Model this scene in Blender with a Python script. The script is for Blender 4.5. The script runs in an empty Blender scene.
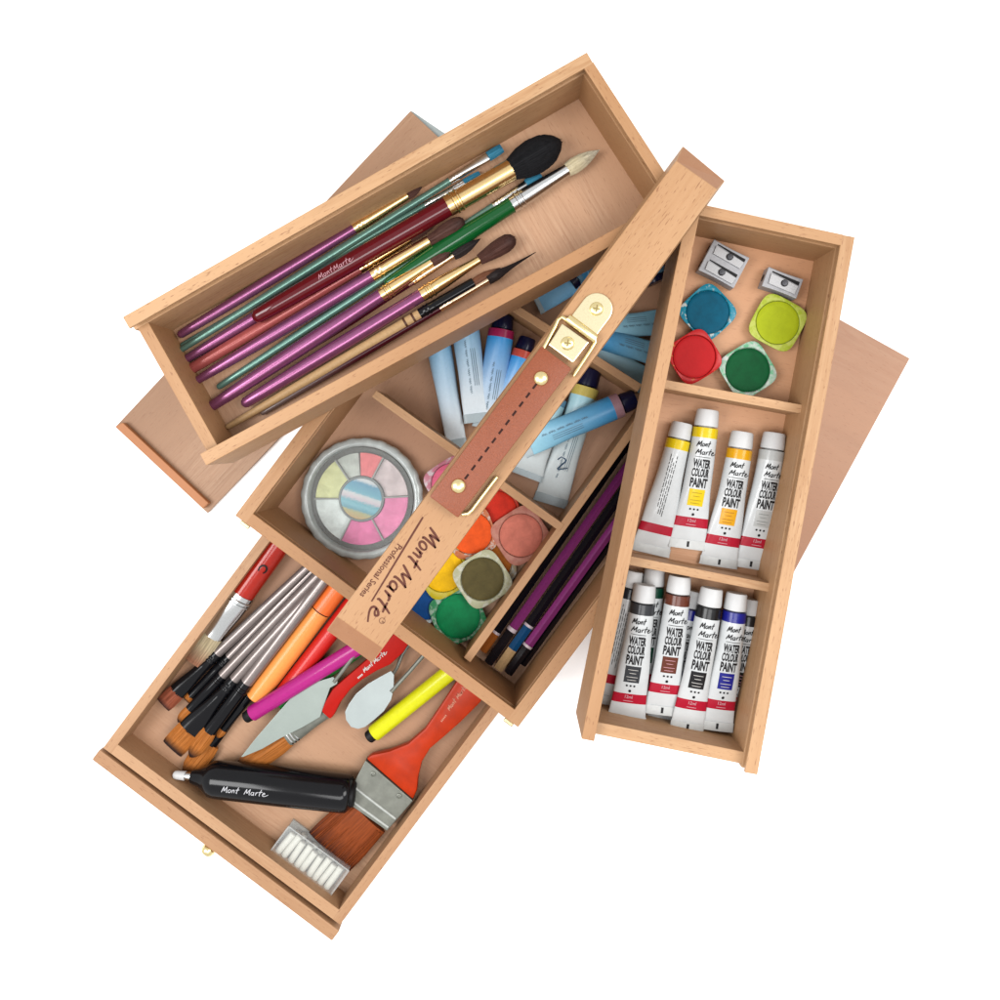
import bpy, bmesh, math, random
from mathutils import Vector, Matrix
random.seed(7)
sc = bpy.context.scene
COL = sc.collection
# ------------------------------------------------------------------ scale, camera, light
K = 0.00085            # metres per unit (one unit = one photo pixel on the table)
H = 850.0              # camera height in units
NX, NY = 515.0, 440.0  # foot of the camera in the photograph
def sf(z): return (H - z) / H
def W(px, py, z): return Vector(((px - NX) * sf(z), -(py - NY) * sf(z), z))

cam = bpy.data.cameras.new('camera'); camo = bpy.data.objects.new('camera', cam); COL.objects.link(camo)
camo.location = (0, 0, H * K); camo.rotation_euler = (0, 0, 0)
cam.sensor_width = 36; cam.lens = 36 * H / 1000.0
cam.shift_x = -0.015; cam.shift_y = -0.060
cam.clip_start = 0.01; cam.clip_end = 50
sc.camera = camo

world = bpy.data.worlds.new("World"); sc.world = world; world.use_nodes = True
bg = world.node_tree.nodes['Background']
# white studio: an even pale room, the shaping done by three overhead softboxes round the camera
bg.inputs[0].default_value = (1.0, 1.0, 1.0, 1); bg.inputs[1].default_value = 1.02
def area(name, loc, target, size, power, col):
    l = bpy.data.lights.new(name, 'AREA'); l.shape = 'RECTANGLE'; l.size, l.size_y = size[0] * K, size[1] * K
    l.energy = power; l.color = col
    o = bpy.data.objects.new(name, l); COL.objects.link(o)
    o.location = Vector(loc) * K
    o.rotation_euler = (Vector(target) - Vector(loc)).to_track_quat('-Z', 'Y').to_euler()
area('softbox_lamp', (1000, 120, 1500), (0, 0, 0), (700, 800), 13.5, (1.0, 0.99, 0.97))
area('softbox_lamp', (-1000, -150, 1500), (0, 0, 0), (700, 800), 17.0, (1.0, 1.0, 1.0))
area('softbox_lamp', (100, -520, 1900), (0, 0, 0), (1000, 560), 11.0, (1.0, 1.0, 1.0))
sc.view_settings.view_transform = 'Standard'; sc.view_settings.look = 'None'
sc.view_settings.exposure = -0.1; sc.view_settings.gamma = 1.0
try: sc.view_settings.use_curve_mapping = False
except Exception: pass
sc.cycles.max_bounces = 8; sc.cycles.transparent_max_bounces = 12

# ------------------------------------------------------------------ materials
E = 2.0
def lin(c):
    c = c / 255.0
    return c / 12.92 if c <= 0.04045 else ((c + 0.055) / 1.055) ** 2.4
def C(r, g, b, k=1.0):
    return tuple(min(0.95, lin(v) / E * k) for v in (r, g, b)) + (1.0,)
MATS = {}
def newmat(name):
    m = bpy.data.materials.new(name); m.use_nodes = True
    nt = m.node_tree; p = nt.nodes['Principled BSDF']
    return m, nt, p
def N(nt, t, **kw):
    n = nt.nodes.new(t)
    for k, v in kw.items(): setattr(n, k, v)
    return n
def mixc(nt, fac, a, b):
    n = N(nt, 'ShaderNodeMix', data_type='RGBA')
    if hasattr(fac, 'is_linked') or hasattr(fac, 'node'): nt.links.new(fac, n.inputs[0])
    else: n.inputs[0].default_value = fac
    for s, v in ((6, a), (7, b)):
        if hasattr(v, 'node'): nt.links.new(v, n.inputs[s])
        else: n.inputs[s].default_value = v
    return n.outputs[2]
def ramp(nt, src, lo, hi):
    n = N(nt, 'ShaderNodeMapRange'); n.clamp = True
    nt.links.new(src, n.inputs[0]); n.inputs[1].default_value = lo; n.inputs[2].default_value = hi
    return n.outputs[0]
def noise(nt, coord, scale, det=3.0, rough=0.55, dist=0.0):
    mp = N(nt, 'ShaderNodeMapping'); mp.inputs['Scale'].default_value = scale
    nt.links.new(coord, mp.inputs[0])
    n = N(nt, 'ShaderNodeTexNoise'); n.inputs['Scale'].default_value = 1.0
    n.inputs['Detail'].default_value = det; n.inputs['Roughness'].default_value = rough
    n.inputs['Distortion'].default_value = dist
    nt.links.new(mp.outputs[0], n.inputs['Vector'])
    return n.outputs['Fac']
def bump(nt, p, h, strength, dist=0.0002):
    b = N(nt, 'ShaderNodeBump'); b.inputs['Strength'].default_value = strength; b.inputs['Distance'].default_value = dist
    nt.links.new(h, b.inputs['Height']); nt.links.new(b.outputs[0], p.inputs['Normal'])
def plain(name, c, rough=0.45, metal=0.0, var=0.08, nscale=90.0, coat=0.0, bmp=0.0, trans=0.0, spec=0.22):
    if name in MATS: return MATS[name]
    m, nt, p = newmat(name)
    tc = N(nt, 'ShaderNodeTexCoord')
    f = ramp(nt, noise(nt, tc.outputs['Object'], (nscale / K * .01,) * 3), 0.3, 0.7)
    d = tuple(v * (1 - var) for v in c[:3]) + (1,); l = tuple(min(.97, v * (1 + var)) for v in c[:3]) + (1,)
    nt.links.new(mixc(nt, f, d, l), p.inputs['Base Color'])
    p.inputs['Roughness'].default_value = rough; p.inputs['Metallic'].default_value = metal
    p.inputs['Specular IOR Level'].default_value = spec
    if coat: p.inputs['Coat Weight'].default_value = coat * .4; p.inputs['Coat Roughness'].default_value = 0.08
    if bmp: bump(nt, p, f, bmp)
    if trans:
        tr = N(nt, 'ShaderNodeBsdfTransparent'); tr.inputs[0].default_value = (.97, .98, .98, 1)
        mx = N(nt, 'ShaderNodeMixShader'); mx.inputs[0].default_value = trans
        nt.links.new(p.outputs[0], mx.inputs[1]); nt.links.new(tr.outputs[0], mx.inputs[2])
        nt.links.new(mx.outputs[0], nt.nodes['Material Output'].inputs[0])
    MATS[name] = m; return m
def wood(name, light, dark, fleck, fl=0.5, streak=1.0):
    if name in MATS: return MATS[name]
    m, nt, p = newmat(name)
    at = N(nt, 'ShaderNodeAttribute', attribute_name='grain'); g = at.outputs['Vector']
    big = ramp(nt, noise(nt, g, (.5, 2.6, 2.6), 2), .35, .68)
    st = ramp(nt, noise(nt, g, (2.2, 34 * streak, 34 * streak), 4, .6, .6), .33, .7)
    fk = ramp(nt, noise(nt, g, (16, 110, 110), 1.5, .5), .63, .74)
    c = mixc(nt, st, light, dark)
    c2_ = mixc(nt, big, c, tuple(v * k for v, k in zip(light[:3], (1.04, .99, .95))) + (1,))
    brd = ramp(nt, noise(nt, g, (.12, .4, .4), 1), .38, .62)
    c2 = mixc(nt, brd, c2_, tuple(v * k for v, k in zip(dark[:3], (1.0, .97, .93))) + (1,))
    mu = N(nt, 'ShaderNodeMath', operation='MULTIPLY'); nt.links.new(fk, mu.inputs[0]); mu.inputs[1].default_value = fl
    c3 = mixc(nt, mu.outputs[0], c2, fleck)
    nt.links.new(c3, p.inputs['Base Color'])
    p.inputs['Roughness'].default_value = .55; p.inputs['Specular IOR Level'].default_value = .35
    bump(nt, p, st, .12, .0003)
    MATS[name] = m; return m
def bristle(name, base, tip, t0=.55, t1=.98, rough=.5):
    if name in MATS: return MATS[name]
    m, nt, p = newmat(name)
    tc = N(nt, 'ShaderNodeTexCoord'); s = 1 / (K * 100)
    f = ramp(nt, noise(nt, tc.outputs['Object'], (s * 3, s * 75, s * 75), 3, .6), .32, .68)
    at = N(nt, 'ShaderNodeAttribute', attribute_name='t')
    tt = ramp(nt, at.outputs['Fac'], t0, t1)
    a = mixc(nt, f, tuple(v * .74 for v in base[:3]) + (1,), tuple(min(.95, v * 1.16) for v in base[:3]) + (1,))
    b = mixc(nt, f, tuple(v * .6 for v in tip[:3]) + (1,), tuple(min(.95, v * 1.2) for v in tip[:3]) + (1,))
    nt.links.new(mixc(nt, tt, a, b), p.inputs['Base Color'])
    p.inputs['Roughness'].default_value = rough; p.inputs['Specular IOR Level'].default_value = .12
    bump(nt, p, f, .35, .0004)
    MATS[name] = m; return m
def gradient(name, c0, c1, t0=0.0, t1=1.0, rough=.35, var=.06):
    if name in MATS: return MATS[name]
    m, nt, p = newmat(name)
    at = N(nt, 'ShaderNodeAttribute', attribute_name='t')
    tc = N(nt, 'ShaderNodeTexCoord')
    f = ramp(nt, noise(nt, tc.outputs['Object'], (40 / K * .01,) * 3), .3, .7)
    g = mixc(nt, ramp(nt, at.outputs['Fac'], t0, t1), c0, c1)
    k = N(nt, 'ShaderNodeMix', data_type='RGBA', blend_type='MULTIPLY'); k.inputs[0].default_value = 1.0
    nt.links.new(g, k.inputs[6]); nt.links.new(mixc(nt, f, (1 - var,) * 3 + (1,), (1,) * 4), k.inputs[7])
    nt.links.new(k.outputs[2], p.inputs['Base Color']); p.inputs['Roughness'].default_value = rough; p.inputs['Specular IOR Level'].default_value = .3
    MATS[name] = m; return m
def blotch(name, a, b, scale=22.0, lo=.42, hi=.58, rough=.4):
    """two colours in patches: plastic stained with paint"""
    if name in MATS: return MATS[name]
    m, nt, p = newmat(name)
    tc = N(nt, 'ShaderNodeTexCoord')
    f = ramp(nt, noise(nt, tc.outputs['Object'], (scale / K * .01,) * 3, 4, .6, .4), lo, hi)
    nt.links.new(mixc(nt, f, a, b), p.inputs['Base Color']); p.inputs['Roughness'].default_value = rough
    p.inputs['Specular IOR Level'].default_value = .2
    MATS[name] = m; return m

BEECH = wood('beech', C(235, 189, 142, .93), C(210, 156, 107, .88), C(158, 100, 62, .9), .75)
BEECH2 = wood('shade_tinted_beech', C(234, 188, 144, .91), C(209, 155, 111, .86), C(156, 98, 64, .9), .7)  # same beech, tinted pinker: the drawer's reddish shade put into its colour
PLY = wood('plywood', C(230, 186, 152, 1.1), C(206, 156, 122, 1.06), C(172, 122, 92), .5, 1.3)
PLY3 = wood('bright_plywood', C(234, 186, 148, 1.2), C(214, 160, 120, 1.18), C(180, 124, 92, 1.1), .5, 1.3)
PLY2 = wood('warm_plywood', C(228, 183, 146, .98), C(202, 152, 116, .95), C(168, 118, 86, .95), .45, 1.3)
ENDG = wood('beech_end_grain', C(206, 152, 110), C(182, 124, 84), C(150, 98, 64), .4, .35)
LIP = wood('lip_wood', C(226, 156, 104), C(214, 142, 92), C(180, 116, 74), .4)
BRASS = plain('brass', (.80, .66, .34, 1), .24, 1.0, .05)
PALEBRASS = plain('pale_brass', (.84, .74, .48, 1), .24, 1.0, .04)
GOLD = plain('gold_ferrule', (.80, .57, .27, 1), .24, 1.0, .06)
ROSE = plain('rose_gold_ferrule', (.70, .52, .36, 1), .25, 1.0, .06)
SILVER = plain('silver_ferrule', (.60, .61, .61, 1), .2, 1.0, .06)
STEEL = plain('brushed_steel', C(146, 148, 138), .38, .35, .16, 10)
BLADE = plain('blade_steel', C(178, 189, 182), .32, .35, .04, 5)
SHARP = plain('sharpener_alloy', C(188, 188, 192), .42, .2, .1, 40)
LEATHER = plain('tan_leather', C(172, 92, 58, .9), .4, 0, .16, 110, 0, .5, spec=.3)
LEDGE = plain('leather_edge', C(120, 60, 40), .6, 0, .1, 120)
BLACK = plain('black_plastic', C(20, 20, 23), .25, 0, .1, 60, .1, spec=.2)
MATTE = plain('matte_black', C(20, 18, 20), .5, 0, .1, 60, spec=.2)
BFER = plain('black_ferrule', (.003, .003, .004, 1), .14, .0, .1, 60, .0, spec=.22)
WHITE = plain('white_plastic', C(238, 238, 238, .98), .4, 0, .02, 40)
WTUBE = plain('white_tube', C(234, 237, 238, 1.0), .2, 0, .03, 14, .5, .12)
WCRIMP = plain('white_crimp', C(224, 227, 226, 1.0), .28, 0, .05, 26, .2, .35)
REDBAND = plain('red_band', C(196, 24, 54), .28, 0, .04, 40, .4)
INK = plain('black_ink', C(28, 26, 28), .5, 0, .05)
BURN = plain('burnt_brown_ink', C(112, 62, 48), .7, 0, .2, 200)
WINK = plain('white_ink', C(240, 236, 230), .5, 0, .03)
PINKINK = plain('pale_pink_ink', C(240, 180, 190), .5, 0, .03)
CLEAR = plain('clear_plastic', (.85, .87, .87, 1), .06, 0, .02, 40, 0, 0, .93)
CLEARED = plain('clear_plastic_edge', (.74, .76, .76, 1), .12, 0, .05, 40, .4, 0, .8)

# ------------------------------------------------------------------ mesh builder
class MB:
    def __init__(s): s.v = []; s.f = []; s.m = []; s.t = []; s.g = []
    def add(s, verts, faces, mi=0, t=None, grain=None):
        o = len(s.v); verts = [Vector(v) for v in verts]
        s.v += verts; s.f += [tuple(i + o for i in f) for f in faces]
        s.m += (mi if isinstance(mi, list) else [mi] * len(faces))
        s.t += (t if t else [0.0] * len(verts))
        a = grain if grain is not None else 0.0
        off = Vector((random.uniform(-50, 50), random.uniform(-50, 50), random.uniform(-50, 50)))
        ca, sa = math.cos(a), math.sin(a)
        s.g += [Vector((v.x * ca + v.y * sa, -v.x * sa + v.y * ca, v.z)) / 100 + off for v in verts]
        return s
    def prism(s, poly, z0, z1, mi=0, grain=None):
        p = [Vector((q[0], q[1])) for q in poly]
        ar = sum(p[i].x * p[(i + 1) % len(p)].y - p[(i + 1) % len(p)].x * p[i].y for i in range(len(p)))
        if ar < 0: p.reverse()
        n = len(p)
        v = [(q.x, q.y, z0) for q in p] + [(q.x, q.y, z1) for q in p]
        f = [tuple(reversed(range(n))), tuple(range(n, 2 * n))] + [(i, (i + 1) % n, n + (i + 1) % n, n + i) for i in range(n)]
        return s.add(v, f, mi, None, grain)
    def hexa(s, bot, top, mi=0, grain=None):
        v = list(bot) + list(top)
        f = [(3, 2, 1, 0), (4, 5, 6, 7)] + [(i, (i + 1) % 4, 4 + (i + 1) % 4, 4 + i) for i in range(4)]
        return s.add(v, f, mi, None, grain)
    def box(s, c, d, rz=0, mi=0, grain=None):
        ca, sa = math.cos(rz), math.sin(rz)
        pts = []
        for dz in (-.5, .5):
            for dx, dy in ((-.5, -.5), (.5, -.5), (.5, .5), (-.5, .5)):
                x, y = dx * d[0], dy * d[1]
                pts.append((c[0] + x * ca - y * sa, c[1] + x * sa + y * ca, c[2] + dz * d[2]))
        return s.hexa(pts[:4], pts[4:], mi, grain)
    def loft(s, rings, seg=20, mi=0, caps=(True, True), phase=0.0):
        """rings: (x, ry, rz, cz=0, cy=0); along local X"""
        v = []; t = []
        x0, x1 = rings[0][0], rings[-1][0]
        for r in rings:
            x, ry, rz = r[:3]; cz = r[3] if len(r) > 3 else 0; cy = r[4] if len(r) > 4 else 0
            for i in range(seg):
                a = 2 * math.pi * i / seg + phase
                v.append((x, cy + ry * math.cos(a), cz + rz * math.sin(a))); t.append((x - x0) / ((x1 - x0) or 1))
        f = []; n = len(rings)
        mm = []
        for k in range(n - 1):
            for i in range(seg):
                j = (i + 1) % seg
                f.append((k * seg + i, k * seg + j, (k + 1) * seg + j, (k + 1) * seg + i))
                mm.append(mi[k] if isinstance(mi, (list, tuple)) else mi)
        if x1 > x0: pass
        if caps[0]: f.append(tuple(reversed(range(seg)))); mm.append(mi[0] if isinstance(mi, (list, tuple)) else mi)
        if caps[1]: f.append(tuple(range((n - 1) * seg, n * seg))); mm.append(mi[-1] if isinstance(mi, (list, tuple)) else mi)
        return s.add(v, f, mm, t)
    def turn(s, c, prof, seg=28, mi=0):
        """lathe about a vertical axis at c; prof: (r, z) bottom to top"""
        v = []
        for r, z in prof:
            for i in range(seg):
                a = 2 * math.pi * i / seg
                v.append((c[0] + r * math.cos(a), c[1] + r * math.sin(a), c[2] + z))
        f = []
        for k in range(len(prof) - 1):
            for i in range(seg):
                j = (i + 1) % seg
                f.append((k * seg + i, k * seg + j, (k + 1) * seg + j, (k + 1) * seg + i))
        f.append(tuple(reversed(range(seg)))); f.append(tuple(range((len(prof) - 1) * seg, len(prof) * seg)))
        return s.add(v, f, mi)
    def wire(s, pts, r, seg=10, mi=0):
        pts = [Vector(p) for p in pts]; v = []; n = len(pts)
        for k, p in enumerate(pts):
            d = (pts[min(k + 1, n - 1)] - pts[max(k - 1, 0)]).normalized()
            u = d.cross(Vector((0, 0, 1)))
            if u.length < 1e-4: u = Vector((1, 0, 0))
            u.normalize(); w = u.cross(d)
            rr = r[k] if isinstance(r, (list, tuple)) else r
            for i in range(seg):
                a = 2 * math.pi * i / seg
                v.append(p + u * (rr * math.cos(a)) + w * (rr * math.sin(a)))
        f = []
        for k in range(n - 1):
            for i in range(seg):
                j = (i + 1) % seg
                f.append((k * seg + i, k * seg + j, (k + 1) * seg + j, (k + 1) * seg + i))
        f.append(tuple(reversed(range(seg)))); f.append(tuple(range((n - 1) * seg, n * seg)))
        return s.add(v, f, mi)
    def ribbon(s, pts2, w, fn, mi=0):
        """flat stroke along 2-D points; fn maps (x, y) -> 3-D"""
        v = []; n = len(pts2)
        for k, p in enumerate(pts2):
            a = Vector(pts2[max(k - 1, 0)]); b = Vector(pts2[min(k + 1, n - 1)])
            d = (b - a); d = d.normalized() if d.length > 1e-6 else Vector((1, 0))
            nn = Vector((-d.y, d.x)); ww = w * (0.62 + 0.38 * math.sin(math.pi * (k + .5) / n))
            p = Vector(p)
            v.append(fn(*(p + nn * ww / 2))); v.append(fn(*(p - nn * ww / 2)))
        f = [(2 * k + 1, 2 * k + 3, 2 * k + 2, 2 * k) for k in range(n - 1)]
        return s.add(v, f, mi)
    def build(s, name, mats, parent=None, loc=(0, 0, 0), smooth=None, bevel=0, rot=(0, 0, 0), up=False):
        me = bpy.data.meshes.new(name)
        me.from_pydata([v * K for v in s.v], [], s.f)
        ok = len(me.polygons) == len(s.m)
        if ok: me.polygons.foreach_set('material_index', s.m)
        a = me.attributes.new('t', 'FLOAT', 'POINT'); a.data.foreach_set('value', s.t)
        g = me.attributes.new('grain', 'FLOAT_VECTOR', 'POINT'); g.data.foreach_set('vector', [c for q in s.g for c in q])
        for m in (mats if isinstance(mats, (list, tuple)) else [mats]): me.materials.append(m)
        bm = bmesh.new(); bm.from_mesh(me)
        if bevel:
            ed = [e for e in bm.edges if len(e.link_faces) == 2 and e.calc_face_angle(0) > .5]
            bmesh.ops.bevel(bm, geom=ed, offset=bevel * K, segments=2, profile=.6, affect='EDGES', clamp_overlap=True)
        if up:
            for f in bm.faces:
                f.normal_update()
                if f.normal.z < 0: f.normal_flip()
        else: bmesh.ops.recalc_face_normals(bm, faces=bm.faces)
        bm.to_mesh(me); bm.free()
        if smooth:
            me.shade_smooth(); me.set_sharp_from_angle(angle=math.radians(smooth))
        o = bpy.data.objects.new(name, me); COL.objects.link(o)
        o.location = Vector(loc) * K; o.rotation_euler = rot
        if parent: o.parent = parent
        return o
def tag(o, label, cat, group=None, kind=None):
    if label: o['label'] = label
    if cat: o['category'] = cat
    if group: o['group'] = group
    if kind: o['kind'] = kind
    return o
def thing(name, label, cat, loc=(0, 0, 0), rot=(0, 0, 0), group=None):
    o = bpy.data.objects.new(name, None); COL.objects.link(o); o.empty_display_size = .01
    o.location = Vector(loc) * K; o.rotation_euler = rot
    return tag(o, label, cat, group)
def axis(name, label, cat, A, B, za, zb, group=None, roll=0):
    a = W(A[0], A[1], za); b = W(B[0], B[1], zb); d = b - a; L = d.length
    t = thing(name, label, cat, a, (roll, -math.asin(d.z / L), math.atan2(d.y, d.x)), group)
    def fr(p):
        q = W(p[0], p[1], (za + zb) / 2) - W(A[0], A[1], (za + zb) / 2)
        e = W(B[0], B[1], (za + zb) / 2) - W(A[0], A[1], (za + zb) / 2)
        return q.dot(e) / e.length_squared * L
    return t, L, fr
# ------------------------------------------------------------------ lettering
TXT = {}
def text(s, bold=0.0):
    """outline of a word as (verts, faces, width), cap height 1"""
    if (s, bold) in TXT: return TXT[(s, bold)]
    cu = bpy.data.curves.new('word', 'FONT'); cu.body = s; cu.offset = bold; cu.resolution_u = 2
    ob = bpy.data.objects.new('word', cu); COL.objects.link(ob)
    bpy.context.view_layer.update()
    me = ob.evaluated_get(bpy.context.evaluated_depsgraph_get()).to_mesh()
    v = [(p.co.x / .69, p.co.y / .69) for p in me.vertices]; f = [tuple(q.vertices) for q in me.polygons]
    bpy.data.objects.remove(ob); bpy.data.curves.remove(cu)
    x0 = min(p[0] for p in v); x1 = max(p[0] for p in v)
    v = [(p[0] - x0, p[1]) for p in v]
    TXT[(s, bold)] = (v, f, x1 - x0); return TXT[(s, bold)]
def catmull(p, n=5):
    out = []
    for i in range(len(p) - 1):
        a = Vector(p[max(i - 1, 0)]); b = Vector(p[i]); c = Vector(p[i + 1]); d = Vector(p[min(i + 2, len(p) - 1)])
        for k in range(n):
            t = k / n
            out.append(.5 * ((2 * b) + (c - a) * t + (2 * a - 5 * b + 4 * c - d) * t * t + (3 * b - a - 3 * c + d) * t ** 3))
    out.append(Vector(p[-1])); return out
def ell(cx, cy, rx, ry, a0=80, a1=455, n=16):
    return [Vector((cx + rx * math.cos(math.radians(a0 + (a1 - a0) * i / n)), cy + ry * math.sin(math.radians(a0 + (a1 - a0) * i / n)))) for i in range(n + 1)]
def logo_mont():
    return [catmull([(0, -.1), (.12, .7), (.3, 1.5)], 4), catmull([(.3, 1.5), (.42, .9), (.62, .35), (.85, 1.0), (1.15, 1.6)], 4), catmull([(1.15, 1.6), (1.2, .8), (1.32, .0), (1.5, .05)], 4),
            ell(2.05, .45, .36, .44),
            catmull([(2.75, .9), (2.82, .45), (2.82, 0)], 4), catmull([(2.82, .5), (3.05, .88), (3.3, .8), (3.36, .4), (3.45, .02)], 4),
            catmull([(4.2, 1.75), (4.08, .8), (4.05, .1), (4.25, -.05)], 4), catmull([(3.65, .9), (4.1, .98), (4.6, 1.1)], 4)]
def logo_marte():
    return [catmull([(0, -.05), (.15, .6), (.4, 1.5)], 4), catmull([(.4, 1.5), (.5, .85), (.72, .4), (1.0, 1.0), (1.35, 1.55)], 4), catmull([(1.35, 1.55), (1.3, .8), (1.4, .05), (1.6, .0)], 4),
            ell(2.15, .42, .36, .42), catmull([(2.52, .88), (2.52, .4), (2.6, .02), (2.75, .02)], 4),
            catmull([(3.05, .9), (3.1, .45), (3.1, 0)], 4), catmull([(3.1, .5), (3.3, .85), (3.6, .9)], 4),
            catmull([(4.3, 1.8), (4.15, .8), (4.12, .1), (4.3, -.05)], 4), catmull([(3.7, .95), (4.2, 1.02), (4.75, 1.15)], 4),
            catmull([(4.9, .42), (5.3, .5), (5.5, .75), (5.25, .95), (4.98, .65), (4.98, .2), (5.3, -.02), (5.8, .1), (6.5, .55)], 4)]
def put_text(mb, s, org, ux, uy, h, fn, bold=0.0, sx=1.0, width=None, mi=0, center=True):
    v, f, w = text(s, bold)
    k = h * sx if width is None else width / w
    o = -w * k / 2 if center else 0
    mb.add([fn(org[0] + ux[0] * (o + x * k) + uy[0] * y * h, org[1] + ux[1] * (o + x * k) + uy[1] * y * h) for x, y in v], f, mi)
def put_strokes(mb, strokes, org, ux, uy, h, w, fn, sx=1.0, mi=0):
    for st in strokes:
        mb.ribbon([(org[0] + ux[0] * (p[0] + .22 * p[1]) * h * sx + uy[0] * p[1] * h, org[1] + ux[1] * (p[0] + .22 * p[1]) * h * sx + uy[1] * p[1] * h) for p in st], w, fn, mi)
# ------------------------------------------------------------------ the table
tb = MB(); tb.add([(-6000, -6000, 0), (6000, -6000, 0), (6000, 6000, 0), (-6000, 6000, 0)], [(0, 1, 2, 3)])
tag(tb.build('ground', plain('white_table', (.93, .93, .93, 1), .7, 0, .01, 1, spec=.2)), None, None, None, 'structure')

# ------------------------------------------------------------------ the wooden art box
ZB = 123.0; ZBF = 47.0      # middle box: rim, floor
ZT = 195.5; ZTF = 137.0     # swing-out trays: rim, floor
ZD = 36.0; ZDF = 5.0        # drawer: rim, floor
ZBAR = 212.0
box = thing('art_box', 'open beech art box with two swung-out trays, a pulled-out drawer and a carrying bar', 'art box')
def v2(p, z): q = W(p[0], p[1], z); return Vector((q.x, q.y))
def wallmesh(a, b, prof, inward, ext=(0, 0)):
    """extrude a (y, z) profile from a to b (2-D world points); y runs inward"""
    d = (b - a).normalized(); n = Vector((-d.y, d.x))
    if n.dot(inward - a) < 0: n = -n
    a = a - d * ext[0]; b = b + d * ext[1]
    k = len(prof); v = []
    for p in (a, b):
        for y, z in prof: v.append((p.x + n.x * y, p.y + n.y * y, z))
    f = [tuple(range(k)), tuple(range(2 * k - 1, k - 1, -1))] + [(i, i + k, (i + 1) % k + k, (i + 1) % k) for i in range(k)]
    mb = MB(); mb.add(v, f, 0, None, math.atan2(d.y, d.x)); return mb
def grooved(t, z0, z1, gd=3.6, lip=3.2, gh=7.0):
    return [(0, z0), (0, z1), (t, z1), (t, z1 - lip), (t - gd, z1 - lip), (t - gd, z1 - lip - gh), (t, z1 - lip - gh), (t, z0)]
def flat(t, z0, z1): return [(0, z0), (0, z1), (t, z1), (t, z0)]
def inset(q, d):
    """shrink a quad of 2-D points"""
    c = sum(q, Vector((0, 0))) / 4; out = []
    for i in range(4):
        p, a, b = q[i], q[i - 1], q[(i + 1) % 4]
        out.append(p + (a - p).normalized() * d + (b - p).normalized() * d)
    return out
def tray(corners, label):
    """corners (photo px at the rim): closed-end pair then open-end pair, going round: c0-c1 closed end, c2-c3 open end"""
    q = [v2(p, ZT) for p in corners]; cen = sum(q, Vector((0, 0))) / 4
    o = bpy.data.objects
    fl = MB(); qi = inset(q, 3.0); d = (q[2] - q[1]); fl.prism(qi, ZTF - 4, ZTF, 0, math.atan2(d.y, d.x) + math.pi / 2)
    part = fl.build('storage_tray', PLY3 if 'tubes' in label else PLY2, box); part['label'] = label
    T = 10.0; TE = 8.6
    for a, b in ((q[1], q[2]), (q[0], q[3])):
        wallmesh(a, b, grooved(T, ZTF - 5, ZT), cen).build('long_wall', BEECH, part, bevel=.7)
    a, b = q[0], q[1]; u = (b - a).normalized() * (T - 1.2)
    wallmesh(a + u, b - u, grooved(TE, ZTF - 4.5, ZT - .15), cen).build('end_wall', BEECH, part, bevel=.5)
    a, b = q[2], q[3]; u = (b - a).normalized() * (T - 1.2); ins = (q[1] - q[2]).normalized() * 2.5
    wallmesh(a + u + ins, b - u + ins, flat(TE + 1, ZTF - 4.5, ZT - 10.5), cen).build('end_wall', BEECH, part, bevel=.7)
    return part
TRAY_L = tray([(686, 205), (587, 52), (122.5, 317), (206, 465.5)], 'long tray of paintbrushes, swung out to the upper left')
TRAY_R = tray([(689, 201.5), (855, 237), (757.5, 775), (581.5, 739)], 'tray of paint tubes in three compartments, swung out to the right')
def divider(part, p0, p1, zt, zf, t, mat=BEECH):
    a = v2(p0, zt); b = v2(p1, zt); c = (a + b) / 2; d = b - a
    mb = MB(); mb.box((c.x, c.y, (zt + zf) / 2), (d.length, t, zt - zf), math.atan2(d.y, d.x), 0, math.atan2(d.y, d.x))
    return mb.build('divider', mat, part, bevel=.5)
divider(TRAY_R, (664, 384), (806, 410), 173, ZTF, 7)
divider(TRAY_R, (627, 560), (776, 589), 173, ZTF, 7)

# middle box
U = Vector((.5948, .8039)); V = Vector((.8039, -.5948))         # along the bar (to the upper right), and to the lower right
f0 = v2((235, 515.5), ZB); f1 = v2((518, 727.5), ZB)
V = (f1 - f0).normalized(); U = Vector((-V.y, V.x)); LB = 440.0
q = [f0, f1, f1 + U * LB, f0 + U * LB]; cen = sum(q, Vector((0, 0))) / 4
aU = math.atan2(U.y, U.x); aV = math.atan2(V.y, V.x)
fl = MB(); fl.prism(inset(q, 4), ZBF - 4, ZBF, 0, aU); body = fl.build('box_body', PLY, box)
gp = grooved(11.5, 0, ZB, 4.5, 4, 6)
wallmesh(q[0], q[3], gp, cen).build('side_wall', BEECH, body, bevel=.7)
wallmesh(q[1], q[2], gp, cen).build('side_wall', BEECH, body, bevel=.7)
uu = V * 10.5
wallmesh(q[0] + uu, q[1] - uu, grooved(10.5, 39, ZB - .15, 4.5, 4, 6), cen).build('front_wall', BEECH, body, bevel=.7)
wallmesh(q[3] + uu, q[2] - uu, grooved(10.5, 0, ZB - .15, 4.5, 4, 6), cen).build('back_wall', BEECH, body, bevel=.7)
divider(body, (374, 393.5), (562, 528), 98, ZBF, 7.2)
divider(body, (505, 302), (640, 388), 98, ZBF, 7.2)
divider(body, (467, 660), (646, 411), 97.5, ZBF, 7.2)
for px, py in ((246, 523.5), (509.5, 721)):      # small brass catch pins at the two front corners
    mb = MB(); c = W(px, py, ZB - 6); mb.box((c.x - U.x * 1.2, c.y - U.y * 1.2, c.z), (3.4, 9, 3), math.atan2(U.y, U.x)); mb.build('catch', plain('old_brass', (.42, .34, .2, 1), .4, .9, .1), body, bevel=.8)

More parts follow.
